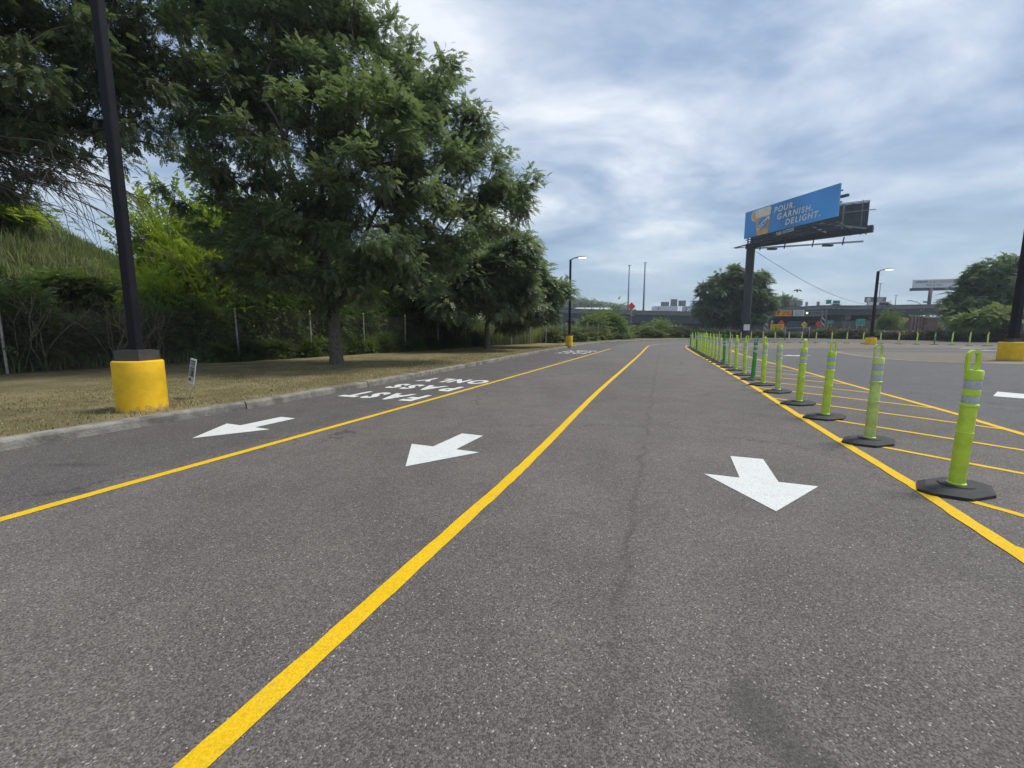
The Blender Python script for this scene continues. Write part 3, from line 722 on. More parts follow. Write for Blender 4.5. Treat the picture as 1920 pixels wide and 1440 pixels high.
for (lb, b, lobes, n_) in (
    ('tall dark tree at the right edge behind the right-hand lamp', (62, 50, -.2), [lobe(1880, 540, 52, 48), lobe(1925, 530, 52, 55), lobe(1905, 505, 52, 22), lobe(1960, 560, 52, 60), lobe(1850, 575, 51, 30)], 9500),
    ('broad dark tree right of the far white billboard', (55, 53, -.2), [lobe(1832, 532, 54, 20), lobe(1812, 565, 54, 26), lobe(1840, 508, 54, 14), lobe(1850, 545, 54, 32), lobe(1788, 590, 53, 18), lobe(1830, 590, 53, 34, rz=20)], 9500),
    ('lighter low tree below the dark trees at the right', (58, 47, -.2), [lobe(1850, 600, 47, 26, rz=16), lobe(1815, 606, 48, 20, rz=12), lobe(1885, 592, 47, 22, rz=18), lobe(1905, 606, 47, 22, rz=16)], 4200)):
    tree('roadside_tree', lb, b, lobes, n_, T_CLUMP, M['farleaf'] if 'dark' in lb.split(',')[0] and 'lighter' not in lb else M['shrubmid'], .28, 1.5, nattr=170, clump=.6, size=(1.2, 2.3), droop=.25, shell=.4)
# ------------------------------------------------------------------ shrubs: one of each kind, then copies
def shrub_proto(name, lm, n, tmpl, rx=1.0, rz=1.0, clumps=26, size=(.8, 1.3), stem=M['twig'], spread=.24):
    t = thing(name, 'x', 'shrub', (0, 0, 0))
    a = RNG.uniform(0, 2*np.pi, clumps); r = np.sqrt(RNG.uniform(0, 1, clumps)); h = RNG.uniform(.12, 1, clumps)
    prof = np.sqrt(np.clip(1-((h-.35)/.75)**2, .05, 1))
    A = np.stack([np.cos(a)*r*rx*prof, np.sin(a)*r*rx*prof, h*rz*RNG.uniform(.8, 1.12, clumps)], -1)
    mb = MB()
    for p in A[:18]:
        q = Vector(p); b = Vector((q.x*.18, q.y*.18, -.1))
        mb.tube([b, b.lerp(q, .5)+Vector((0, 0, .08)), q], [.025, .016, .006], 4, cap=False)
    mb.build('stem', stem, t)
    idx = RNG.integers(0, clumps, n); g = RNG.normal(size=(n, 3))*spread*RNG.uniform(.4, 1.1, (n, 1)); C = A[idx]+g; C[:, 2] = np.abs(C[:, 2])
    D = (C-np.array([0, 0, .4*rz]))*.8+g*2+RNG.normal(size=(n, 3))*.35; D[:, 2] = D[:, 2]*.6-.05
    V, Q = sprays(C, D, RNG.uniform(size[0], size[1], n), tmpl)
    npmesh('foliage', V, Q, lm, t); return t
protos = {}
def put_shrub(kind, x, y, z, sx, sz, label, group=None, name=None, cat='shrub'):
    used = kind in placed
    t = copy_tree(protos[kind]) if used else protos[kind]
    placed.add(kind); t.location = (x, y, z); t.rotation_euler.z = random.uniform(0, 6.28); t.scale = (sx, sx*random.uniform(.9, 1.1), sz)
    tag(t, label, cat, group)
    if not group and 'group' in t: del t['group']
    return t
placed = set()
T_SH = spray_template(3, .20, .05, .085, .25); T_VN = spray_template(2, .20, .10, .12, .3)
protos['dark'] = shrub_proto('dark_shrub', M['shrubdark'], 5200, T_SH, size=(.6, 1.05), clumps=34)
protos['mid'] = shrub_proto('green_shrub', M['shrubmid'], 5000, T_SH, size=(.6, 1.05), clumps=34)
protos['yel'] = shrub_proto('yellow_green_shrub', M['shrubyel'], 5000, T_SH, size=(.6, 1.1), clumps=34)
protos['dry'] = shrub_proto('dry_shrub', M['shrubdry'], 2200, T_SH, size=(.4, .8), stem=M['paletwig'])
protos['vine'] = shrub_proto('vine_shrub', M['vine'], 1500, T_VN, size=(.8, 1.3), clumps=20)
protos['brown'] = shrub_proto('brown_vine_shrub', M['vinebrown'], 1500, T_VN, size=(.7, 1.2), clumps=20)
fl = resample(fp, .5); fn = normals(fl)
def fence_at(px, w=0):        # index of the fence point whose offset point is seen at photo column px
    def col(i):
        q = fl[i]+fn[i]*w
        return abs(960+F*q.x/(q.y*math.cos(PITCH)+HC*math.sin(PITCH))-px) if 2 < q.y < 72 and i < len(fl)*.8 else 1e9
    best = min(range(len(fl)), key=col)
    return best
def zt(x, y): return float(terr(np.array([x]), np.array([y]))[0])
G1 = 'shrubs grown through behind the left chain link fence'
left = [  # photo column, distance behind the fence, kind, radius, height
 (-50, 1.0, 'dark', 1.4, 1.9), (12, 1.3, 'dark', 1.1, 1.7), (58, 1.0, 'mid', .9, 1.25), (25, 3.4, 'mid', 1.3, 1.4), (100, 1.0, 'dry', 1.0, 1.35), (145, .9, 'dry', .9, 1.1), (130, 2.6, 'mid', 1.1, .9), (190, 1.0, 'mid', .8, .8), (215, 1.4, 'dry', .9, 1.4), (178, 2.6, 'dry', 1.0, 1.0),
 (262, 1.0, 'dry', .9, 1.4), (285, 1.6, 'mid', 1.0, 1.7), (310, 2.4, 'yel', 1.2, 2.5), (355, 4.4, 'yel', 1.9, 4.3), (400, 3.0, 'yel', 1.4, 3.4), (345, 1.5, 'mid', 1.0, 1.7), (385, 1.2, 'dark', 1.0, 1.7), (440, 2.6, 'yel', 1.6, 3.4), (420, 1.2, 'mid', 1.1, 1.9), (470, 1.4, 'dark', 1.2, 2.4), (500, 2.4, 'mid', 1.7, 3.4), (530, 1.2, 'dark', 1.3, 2.6),
 (570, 2.2, 'dark', 1.8, 3.8), (600, 1.2, 'dark', 1.3, 2.4), (640, 2.4, 'mid', 1.8, 3.4), (668, 1.2, 'dark', 1.2, 2.0), (705, 2.2, 'mid', 1.7, 3.2), (742, 1.1, 'mid', 1.2, 2.0), (770, 2.4, 'dark', 1.8, 3.1), (795, 1.2, 'mid', 1.1, 1.8), (822, 2.0, 'dark', 1.6, 2.6), (850, 1.1, 'dark', 1.1, 1.5), (872, 2.4, 'mid', 1.5, 2.2), (898, 1.2, 'mid', 1.0, 1.2),
 (503, 5.0, 'yel', 2.2, 4.8), (560, 5.2, 'dark', 2.4, 5.4), (640, 5.0, 'dark', 2.4, 5.4), (705, 4.6, 'dark', 2.2, 4.4), (425, 5.5, 'yel', 2.0, 4.4)]
names = {'dark': 'dark green', 'mid': 'mid green', 'yel': 'bright yellow-green', 'dry': 'dry straw-coloured', 'vine': 'leafy green', 'brown': 'brown and green'}
def side_phrase(px):
    for a, b, s in ((-999, 30, 'at the left edge of the photo'), (30, 130, 'between the left edge and the first fence posts'), (130, 225, 'just left of the near lamp'), (225, 300, 'right behind the near lamp'), (300, 400, 'above the small yard sign'),
                    (400, 500, 'right of the yard sign'), (500, 600, 'left of the big locust trunk'), (600, 680, 'right behind the big locust trunk'), (680, 780, 'right of the big locust trunk'), (780, 2000, 'near the slim verge tree')):
        if a <= px < b: return s
cnts = {}
for (px, w, kd, rx, hz_) in left:
    w_ = w+.35+rx*.25; i = fence_at(px, w_); p = fl[i]+fn[i]*w_
    key = (kd, side_phrase(px)); cnts[key] = cnts.get(key, 0)+1
    dep = 'close to the fence' if w < 1.5 else ('second row back' if w < 3.5 else 'set well back')
    put_shrub(kd, p.x, p.y, zt(p.x, p.y)-.1, rx, hz_, '%s%s shrub %s, %s' % ('' if cnts[key] == 1 else ('wider ' if rx > 1.25 else 'smaller '), names[kd], side_phrase(px), dep), G1)
# under-growth right along the fence foot
for k, px in enumerate(range(425, 915, 30)):
    i = fence_at(px); p = fl[i]+fn[i]*.35
    put_shrub('dark' if k % 3 else 'mid', p.x, p.y, .05, .62, .55+.25*random.random(), 'low dark weedy clump growing along the foot of the left fence', 'weeds along the foot of the left fence', cat='weeds')
for q_, (s1, w1, sx, sz, kd) in enumerate(((-1, 5, 1.2, .8, 'mid'), (2, 8, 1.5, .9, 'dry'), (5, 4.5, 1.2, .8, 'yel'), (7, 9, 1.6, .8, 'mid'), (9.5, 5.5, 1.3, .8, 'dry'), (10.5, 11, 1.5, .7, 'yel'), (4, 12, 1.5, .8, 'mid'), (12, 7, 1.3, .9, 'mid'), (11.5, 3.6, 1.1, .6, 'yel'))):
    x_, y_ = -17+FT.x*s1+FN.x*w1, 3+FT.y*s1+FN.y*w1
    put_shrub(kd, x_, y_, zt(x_, y_)-.15, sx, sz, '%s low bush among the tall grass of the left bank' % names[kd], 'low bushes among the grass of the left bank')
# hill-crest shrubs
for (px, py, d, sx, sz, kd, lb) in ((15, 375, 25, 2.0, 1.7, 'mid', 'pale bushy shrub on the grassy hilltop at the left edge'), (60, 400, 27, 1.7, 1.3, 'mid', 'second pale shrub on the hilltop, beside the one at the left edge'),
                                    (120, 415, 29, 1.8, 1.2, 'dark', 'darker shrub on the hilltop below the bare twigs'), (165, 425, 30, 1.9, 1.1, 'dark', 'darker shrub on the hilltop just left of the near lamp pole'), (215, 440, 30, 1.2, .9, 'mid', 'small shrub on the hilltop touching the near lamp pole')):
    p = P(px, py+30, d); put_shrub(kd, p.x, p.y, zt(p.x, p.y)-.1, sx, sz*1.2, lb, None)
# back fence vines
G2 = 'overgrown vines along the back fence'
i0 = fence_at(1040); cum = 0; k = 0
i = i0
while i < len(fl)-2:
    p = fl[i]; n = fn[i]
    X = 960+F*p.x/(p.y) if p.y > 5 else 9999
    if X > 2050: break
    kd = 'vine'
    if p.x > 49: kd = 'brown' if k % 5 else 'vine'
    elif p.x > 44: kd = 'brown' if k % 2 else 'vine'
    sc = 1.0+.25*random.random()
    hgt = (1.12 if p.x > 20 else 1.4)*random.uniform(.75, 1.15)
    if X < 1100: hgt *= .85
    if 1440 < X < 1520: hgt *= .8
    q = p+n*(.75+.35*(k % 2))
    put_shrub(kd, q.x, q.y, -.1, sc*1.15, hgt, ('brown and green tangled vines overgrowing the back fence' if kd == 'brown' else 'leafy green vines overgrowing the back fence'), G2 if kd == 'vine' else 'brown tangled vines along the right part of the back fence')
    if p.x > 10 and k % 2 == 0:
        q = p+n*2.4; put_shrub('vine', q.x, q.y, -.1, 1.5, hgt*1.1, 'leafy green shrub in the second row behind the back fence', 'shrubs behind the back fence')
    i += 3; k += 1
# bigger bushes at the bend
for (px, d, sx, sz, kd, lb) in ((1108, 51, 1.8, 2.5, 'mid', 'left of two big bushes at the bend right of the distant lamp'), (1148, 55, 2.3, 2.9, 'mid', 'right of two big bushes at the bend, below the red diamond'), (1130, 58, 2.8, 2.4, 'vine', 'wide bush behind the two big bushes at the bend'),
                                (1200, 64, 2.6, 1.7, 'vine', 'low leafy bush right of the bend bushes'), (1235, 68, 2.2, 2.3, 'mid', 'bush standing up before the left overpass'), (1275, 70, 2.5, 1.7, 'vine', 'leafy bush left of the billboard tree'),
                                (1664, 66, 1.5, 3.1, 'mid', 'light green tall bush right of the middle lamp'), (1700, 90, 3.4, 2.9, 'mid', 'green bush left of the ribbed brown wall'), (1728, 92, 3.0, 3.0, 'mid', 'green bush behind the ribbed brown wall'), (1645, 72, 2.0, 1.6, 'dark', 'dark bush under the right overpass')):
    p = P(px, 620, d); put_shrub(kd, p.x, p.y, -.3, sx, sz, lb, None)
# pale bare saplings behind the near lamp
for i_, (px, h) in enumerate(((258, 2.5), (292, 2.2), (228, 2.3), (90, 2.6), (60, 2.2))):
    i = fence_at(px); p = fl[i]+fn[i]*.7; t = thing('bare_sapling', 'pale leafless sapling tangle %s' % ('just right of the near lamp pole', 'further right of the near lamp pole, before dark shrubs', 'just left of the near lamp pole', 'near the first fence post at left', 'in the dark shrubs at far left')[i_], 'shrub', (p.x, p.y, .1), 'pale bare saplings behind the fence')
    mb = MB()
    for s_ in range(9):
        q = Vector((p.x, p.y, .1)); d = Vector((random.uniform(-.45, .45), random.uniform(-.3, .3), 1)); pts = [q]
        for k in range(8):
            d = d+Vector((random.uniform(-.3, .3), random.uniform(-.3, .3), random.uniform(-.1, .12))); d.normalize(); pts.append(pts[-1]+d*h/9)
            if k > 2:
                e = d+Vector((random.uniform(-1, 1), random.uniform(-1, 1), .1)); e.normalize(); mb.tube([pts[-1], pts[-1]+e*.22, pts[-1]+e*.22+(e+Vector((0, 0, .7))).normalized()*.2], [.006, .004, .002], 3, cap=False)
        mb.tube(pts, [.014*(1-k/9)+.003 for k in range(9)], 4, cap=False)
    mb.build('stem', M['paletwig'], t)
# ------------------------------------------------------------------ grass
def blades(name, X, Y, Z, h, wd, lm, bend=.35, kind='stuff', lab=None, cat=None):
    n = len(X); a = RNG.uniform(0, 2*np.pi, n); b = RNG.uniform(0, 2*np.pi, n)
    hh = RNG.uniform(.55, 1.15, n)*h; ww = RNG.uniform(.7, 1.3, n)*wd; bd = RNG.uniform(.1, 1, n)*bend*hh
    P0 = np.stack([X, Y, Z-.02], -1); S_ = np.stack([np.cos(a), np.sin(a), a*0], -1)*ww[:, None]/2
    B = np.stack([np.cos(b), np.sin(b), b*0], -1)*bd[:, None]; U = np.stack([X*0, X*0, hh], -1)
    Vs = np.stack([P0-S_, P0+S_, P0+S_*.8+U*.6+B*.35, P0-S_*.8+U*.6+B*.35, P0+U+B], 1).reshape(-1, 3)
    base = np.arange(n)*5
    Q = np.stack([base, base+1, base+2, base+3], -1); T_ = np.stack([base+3, base+2, base+4, base+4], -1)
    me_V = Vs
    # quads, the tip as a degenerate-free triangle in a second pass
    me = bpy.data.meshes.new(name); me.vertices.add(len(Vs)); me.vertices.foreach_set('co', Vs.astype(np.float32).ravel())
    loops = np.concatenate([np.concatenate([Q, T_[:, :3]], 1).ravel()]); me.loops.add(len(loops)); me.loops.foreach_set('vertex_index', loops.astype(np.int32))
    st = np.stack([np.arange(n)*7, np.arange(n)*7+4], -1).ravel(); me.polygons.add(2*n); me.polygons.foreach_set('loop_start', st.astype(np.int32))
    try: me.polygons.foreach_set('loop_total', np.tile([4, 3], n).astype(np.int32))
    except Exception: pass
    me.update(calc_edges=True); me.materials.append(lm); o = link(bpy.data.objects.new(name, me)); return tag(o, lab, cat, None, kind)
# dry lawn blades on the verge
vp = []; zz = []
while len(vp) < 75000:
    j = random.random()**1.6*(len(rk)-2); j0 = int(j); p = rk[j0].lerp(rk[j0+1], j-j0); n = rn[j0]
    if p.y < 1 or p.y > 34: continue
    u = KW+.01+random.random()**.9*6.5; q = p+n*u
    best = min((q-f).dot(q-f) for f in fp[::3])
    vp.append((q.x, q.y))
vp = np.array(vp); blades('dry_grass', vp[:, 0], vp[:, 1], np.full(len(vp), .135), .05, .012, M['drygrass'], .9, lab='short dry straw-coloured grass on the verge left of the kerb', cat='grass')
# tall grass on the hill
n_ = 75000; s_ = RNG.uniform(-6, 30, n_); w_ = .5+RNG.uniform(0, 1, n_)**.85*18
X = -17+FT.x*s_+FN.x*w_; Y = 3+FT.y*s_+FN.y*w_; Z = terr(X, Y)
k_ = (Z > .25) | (s_ < 16); blades('hill_grass', X[k_], Y[k_], Z[k_], .62, .034, M['hillgrass'], .55, lab='tall green grass covering the bank behind the left fence', cat='grass')
# reeds at the bend
X = []; Y = []
for _ in range(16000):
    px = random.uniform(915, 1110); i = fence_at(px) if _ % 40 == 0 or not X else i_last
    i_last = max(0, min(len(fl)-1, i+random.randint(-3, 3))); p = fl[i_last]+fn[i_last]*random.uniform(.4, 5.5); X.append(p.x); Y.append(p.y)
X = np.array(X); Y = np.array(Y); blades('reeds', X, Y, np.full(len(X), 0.05), 1.75, .05, M['reed'], .35, lab='yellow-green reeds behind the fence left of the distant lamp', cat='reeds')
# distant wood on the horizon
def wood(px0, px1, top, d, name, lab, n, tm=T_BIG, sz=(2, 4)):
    C = []
    for _ in range(n):
        px = random.uniform(px0, px1); t = top(px)+random.gauss(0, 1.0)+2.2*math.sin(px*.37)*.5; py = random.uniform(t, 622); dd = d*random.uniform(1, 1.12); p = P(px, py, dd); C.append(p[:])
    C = np.array(C); D = RNG.normal(size=C.shape); D[:, 2] = np.abs(D[:, 2])*.3
    V, Q = sprays(C, D, RNG.uniform(sz[0], sz[1], len(C)), tm); o = npmesh(name, V, Q, M['farleaf']); tag(o, lab, 'wood', None, 'stuff')
wood(1020, 1215, lambda x: 559+max(0, (x-1080))*.16+(8 if x > 1178 else 0), 330, 'distant_wood', 'dark wooded ridge on the skyline behind the left overpass', 9000, sz=(2.2, 4.2))
wood(900, 2050, lambda x: 600, 200, 'distant_wood', 'low band of distant trees seen under the overpasses', 9000, sz=(2.5, 5))
pq = P(1462, 580, 150)
tree('roadside_tree', 'distant small tree rising behind the overpass right of the billboard tree', (P(1470, 580, 150).x, 150, 2), [lobe(1474, 571, 150, 13, rz=12), lobe(1464, 577, 150, 8), lobe(1470, 590, 150, 20, rz=10)], 2200, T_BIG, M['farleaf'], .4, 2.5, nattr=60, clump=1.2, size=(1.0, 2.0))
# ------------------------------------------------------------------ fences
def wire_panel(w, h):
    mb = MB(); s = .055; r = .0019; k = -h
    while k < w:
        for sg in (1, -1):
            a = (max(k, 0), max(0, -k)); b = (min(k+h, w), min(h, w-k))
            if b[0]-a[0] < .02: continue
            if sg == 1: A = Vector((a[0], 0, a[1])); B = Vector((b[0], 0, b[1]))
            else: A = Vector((w-a[0], .006, a[1])); B = Vector((w-b[0], .006, b[1]))
            d = (B-A).normalized(); n = Vector((d.z, 0, -d.x))*r
            y = Vector((0, r, 0)); vs = [A+n, A-n*.5+y, A-n*.5-y, B+n, B-n*.5+y, B-n*.5-y]
            mb.add(vs, [(0, 1, 4, 3), (1, 2, 5, 4), (2, 0, 3, 5)])
        k += s
    for z in (.03, h-.02): mb.tube([(0, 0, z), (w, 0, z)], .004, 3, cap=False)
    return mb
def fence_run(label, pts, gap, h, lean=0.03, skip=()):
    t = thing('chain_link_fence', label, 'fence', (pts[0].x, pts[0].y, 0))
    ps = resample(pts, gap); wp = wire_panel(gap, h-.1); wm = None; pm = None
    for i, p in enumerate(ps):
        if pm is None:
            mb = MB(); mb.lathe([(.03, -.1), (.03, h), (.036, h+.005), (.034, h+.04), (.012, h+.07)], 8); o = mb.build('post', M['galv'], t, off=False); pm = o
        else: o = pm.copy(); COL.objects.link(o); o.parent = t
        z = .13 if p.y < 46 and p.x < 9 else .02
        o.location = (p.x-pts[0].x, p.y-pts[0].y, z); o.rotation_euler = (random.uniform(-lean, lean), random.uniform(-lean, lean), 0)
        if i < len(ps)-1 and i not in skip:
            q = ps[i+1]; d = q-p
            if wm is None: w = wp.build('wire_mesh', M['wire'], t, off=False); wm = w; w['kind'] = 'stuff'
            else: w = wm.copy(); COL.objects.link(w); w.parent = t
            w.location = (p.x-pts[0].x, p.y-pts[0].y, z+.03); w.rotation_euler = (0, 0, math.atan2(d.y, d.x)); w.scale = (d.length/gap, 1, 1)
    return t
nf1 = next(i for i, p in enumerate(fp) if p.y > 38); f1 = fp[:nf1]
fence_run('grey chain link fence along the back of the grass verge, left side', f1, 2.85, 1.93)
f2 = [fp[nf1-1]]+[p for p in fp[nf1:] if p.y > 12]
fence_run('weathered chain link fence round the far side of the lot', f2, 3.0, 1.85, .05)
# leaning white post
p = P(1143, 618, 50); mb = MB(); b_ = G(1146, 638, .1)
t = MB().tube([(b_[0], b_[1], 0), (b_[0]-.22, b_[1], 1.25)], .055, 8).build('fence_post', M['offwht']); tag(t, 'white post leaning left before the big bushes at the bend', 'post')
# gate frame
g0 = P(1473, 617, 62); g1 = P(1518, 617, 60); t = thing('pipe_gate', 'grey pipe gate frame in the back fence below the orange signs', 'gate', (g0.x, g0.y, 0))
MB().tube([(g0.x, g0.y, 1.62), (g1.x, g1.y, 1.62)], .04, 6).build('rail', M['galv'], t)
for g in (g0, g1): MB().tube([(g.x, g.y, 0), (g.x, g.y, 1.75)], .05, 6).build('post', M['galv'], t)
# ------------------------------------------------------------------ delineator posts
def delin(body):
    bm_ = M[body]
    t = thing('delineator_post', 'x', 'delineator post', (0, 0, 0))
    a = .33; b = .20
    oct_ = [(-a, -.03), (-a*.55, -b), (a*.30, -b), (a, -.06), (a, .04), (a*.5, b), (-a*.35, b), (-a, .07)]
    mb = MB(); mb.prism(oct_, .0, .022); mb.prism([(x*.985, y*.985) for x, y in oct_], .022, .046, [(x*.80, y*.78) for x, y in oct_])
    mb.lathe([(.115, .046), (.108, .056), (.09, .058), (.072, .056)], 20); mb.build('base', M['rubber'], t)
    mb = MB(); mb.lathe([(.060, .05), (.060, .066), (.0515, .072), (.0515, .48), (.0535, .485), (.0535, .492), (.0505, .497), (.0495, .70), (.0585, .706), (.0585, .722), (.0495, .728), (.0485, .790), (.052, .796), (.052, .838), (.0485, .842), (.0485, .918), (.054, .922), (.054, .985), (.049, .995), (.02, .998)], 24)
    mb.build('tube', bm_, t)
    for z0, z1 in ((.731, .789), (.845, .916)):
        MB().lathe([(.0500, z0), (.0508, z0+.003), (.0508, z1-.003), (.0500, z1)], 24, caps=False).build('reflective_band', M['reflect'], t)
    mb = MB(); pts = []; w = .030
    pts = [(-w, 0, .985), (-w, 0, 1.06), (-w, 0, 1.105)]+[(-w*math.cos(k*math.pi/7), 0, 1.112+w*math.sin(k*math.pi/7)) for k in range(1, 7)]+[(w, 0, 1.105), (w, 0, 1.06), (w, 0, .985)]
    pv = [Vector(q) for q in pts]
    vs = []; 
    for i, q in enumerate(pv):
        tt = (pv[min(i+1, len(pv)-1)]-pv[max(i-1, 0)]).normalized(); nn_ = Vector((tt.z, 0, -tt.x))
        for s1, s2 in ((1, 1), (1, -1), (-1, -1), (-1, 1)): vs.append(q+nn_*(.010*s1)+Vector((0, .017*s2, 0)))
    fs = [(i*4+k, i*4+(k+1) % 4, i*4+4+(k+1) % 4, i*4+4+k) for i in range(len(pv)-1) for k in range(4)]
    mb.add(vs, fs); mb.build('handle', bm_, t)
    return t
dl = {}
def put_delin(body, x, y, rz, hrot, label, group, sc=1.0):
    if body not in dl: t = dl[body] = delin(body)
    else: t = copy_tree(dl[body])
    t.location = (x, y, .004); t.rotation_euler = (0, 0, rz); t.scale = (sc, sc, sc); lx_, ly_ = random.gauss(0, .016), random.gauss(0, .016)
    for c in t.children:
        if c.name.split('.')[0] == 'handle': c.rotation_euler = (lx_, ly_, hrot-rz)
        elif c.name.split('.')[0] != 'base': c.rotation_euler = (lx_, ly_, 0)
    tag(t, label, 'delineator post', group); return t
near = [(1791, 917, 'lime'), (1629, 827, 'pale'), (1546, 781, 'lime'), (1497, 755, 'lime'), (1458, 733, 'pale'), (1429.5, 719.5, 'lime'), (1411, 709.5, 'dgreen'), (1395, 701, 'lime'), (1379, 692.5, 'lime'), (1367, 686.7, 'pale'), (1356.7, 681.7, 'dgreen'),
        (1347.5, 677.5, 'lemon'), (1341.5, 674, 'pale'), (1334.5, 670.7, 'lime'), (1328.5, 667.5, 'lime'), (1324, 665, 'lime'), (1319.8, 662.5, 'lime'), (1316, 660.3, 'lime'), (1312.3, 658.2, 'pale'), (1309, 656.3, 'lime'), (1305.5, 654.5, 'dgreen'), (1302, 652.6, 'lime'), (1298, 650.5, 'pale'), (1294, 648.6, 'dgreen')]
ordn = ['nearest', 'second', 'third', 'fourth', 'fifth', 'sixth', 'seventh', 'eighth', 'ninth', 'tenth', 'eleventh', 'twelfth', 'thirteenth', 'fourteenth', 'fifteenth', 'sixteenth', 'seventeenth', 'eighteenth', 'nineteenth', 'twentieth', 'twenty-first', 'twenty-second', 'twenty-third', 'twenty-fourth', 'twenty-fifth']
cn = {'lime': 'lime green', 'pale': 'faded pale green', 'dgreen': 'dark green', 'lemon': 'pale lemon'}
hr = [-.35, -.5, -.62, .75, -.5, .45, -.5, -.7, .6, -.6, .3, -.5, -.6, .3]
for i, (px, py, c) in enumerate(near):
    g = G(px, py+2.5)
    lab = ('%s delineator post %s to the camera in the near row' % (cn[c], ordn[0])) if i == 0 else ('%s delineator post, %s from the camera in the near row' % (cn[c], ordn[i])) if i < len(near)-1 else 'green delineator post at the far end of the near row'
    put_delin(c, g[0], g[1], math.radians(14)+random.uniform(-.12, .12) if i else math.radians(16), hr[i] if i < len(hr) else random.uniform(0, 1.4), lab, 'near row of delineator posts beside the yellow line')
far = [(1307.5, 640, 'lime'), (1323, 640, 'lime'), (1347.5, 640.5, 'pale'), (1369, 641, 'pale'), (1389, 641.5, 'pale'), (1407.5, 641.7, 'pale'), (1430, 642, 'pale'), (1452.5, 642.3, 'pale'), (1478.5, 642.5, 'pale'), (1502.5, 642.7, 'pale'), (1529.5, 643, 'pale'), (1559, 643.2, 'lime'), (1587, 643.5, 'lime'),
       (1618, 644.2, 'lime'), (1650, 644.7, 'pale'), (1684, 645.3, 'pale'), (1718, 645.8, 'lime'), (1751.5, 646.3, 'dgreen'), (1784, 647, 'lime'), (1817, 648, 'pale'), (1851, 648.6, 'lime'), (1891, 650, 'lime')]
for i, (px, py, c) in enumerate(far):
    g = G(px, py); lab = '%s delineator post, %s from left in the far row' % (cn[c], 'first' if i == 0 else ordn[i])
    put_delin(c, g[0], g[1], random.uniform(0, 3), random.uniform(0, 1.5), lab, 'far row of delineator posts', 1.0)
# ------------------------------------------------------------------ lamps
def lamp(label, x, y, z, bh, br, ph, pw, head, arm_dir, lit=True, square=True):
    t = thing('lamp_post', label, 'lamp post', (x, y, z), 'lamp posts on yellow concrete bases')
    mb = MB(); n = 40
    prof = [(br, -.1), (br, .02), (br*1.004, bh*.33), (br*.997, bh*.66), (br*1.002, bh-.03), (br*.985, bh-.008), (br*.95, bh), (.02, bh+.002)]
    mb.lathe(prof, n, (x, y, z)); mb.build('concrete_base', M['basepaint'], t)
    mb = MB(); mb.box((x, y, z+bh+.075), (.36, .36, .145)); mb.box((x, y, z+bh+.152), (.30, .30, .012)); mb.build('base_cover', M['greymetal'], t, )
    mb = MB(); h = pw/2; b = z+bh+.158; T_ = z+ph
    c = h*.82; s8 = [(-h, -c), (-c, -h), (c, -h), (h, -c), (h, c), (c, h), (-c, h), (-h, c)]
    mb.prism([(x+a, y+q) for a, q in s8], b, T_, [(x+a*.85, y+q*.85) for a, q in s8]); mb.build('pole', M['blackmetal'], t)
    ad = Vector((arm_dir[0], arm_dir[1], 0)).normalized(); a = Vector((x, y, T_-.08))
    pts = [a, a+ad*.14+Vector((0, 0, .13)), a+ad*.30+Vector((0, 0, .20)), a+ad*.52+Vector((0, 0, .22))]
    MB().tube(pts, .035, 8).build('arm', M['blackmetal'], t)
    hc = a+ad*.5+Vector((0, 0, .23)); side = Vector((-ad.y, ad.x, 0)); mb = MB()
    rows = [(0, .07, .05), (.12, .13, .07), (.45, .17, .06), (.68, .13, .035), (.72, .04, .015)]; vs = []
    for (l, w_, hh) in rows:
        q = hc+ad*l
        for sx, sz in ((-1, -.3), (-.75, 1), (.75, 1), (1, -.3)): vs.append(q+side*w_*sx+Vector((0, 0, hh*sz)))
    fs = [(i*4+k, i*4+(k+1) % 4, i*4+4+(k+1) % 4, i*4+4+k) for i in range(len(rows)-1) for k in range(4)]+[(0, 1, 2, 3), tuple(len(vs)-4+k for k in (3, 2, 1, 0))]
    mb.add(vs, fs); hd_ = mb.build('lamp_head', M['lampgrey'], t)
    vs = []
    for (l, w_) in ((.10, .10), (.62, .13)):
        q = hc+ad*l+Vector((0, 0, -.028)); vs += [q-side*w_, q+side*w_]
    lo = [v-Vector((0, 0, .025)) for v in vs]
    MB().add(vs+lo, [(4, 5, 7, 6), (0, 1, 5, 4), (2, 3, 7, 6), (0, 2, 6, 4), (1, 3, 7, 5)]).build('lens', M['lampled'] if lit else M['wht'], hd_)
    return t
g = G(271, 768, .12)
lamp('black square lamp post on a round yellow concrete base, nearest, in the left verge', g[0], g[1]-.02, .12, .745, .302, 8.2, .128, None, (1, -.2))
g = G(1067, 649, .12); lamp('black lamp post on a yellow base at the distant bend left of the tall masts', g[0], g[1], .12, .76, .26, 6.3, .17, None, (1, -.1))
g = G(1632, 646, 0); lamp('black lamp post on a yellow base in the far lot behind the posts', g[0], g[1], 0, .62, .42, 6.55, .20, None, (1, -.15))
g = G(1908, 677, 0); lamp('black lamp post on a wide yellow base cut by the right edge', g[0]+.02, g[1]+.3, 0, .80, .42, 7.6, .26, None, (1, .1))
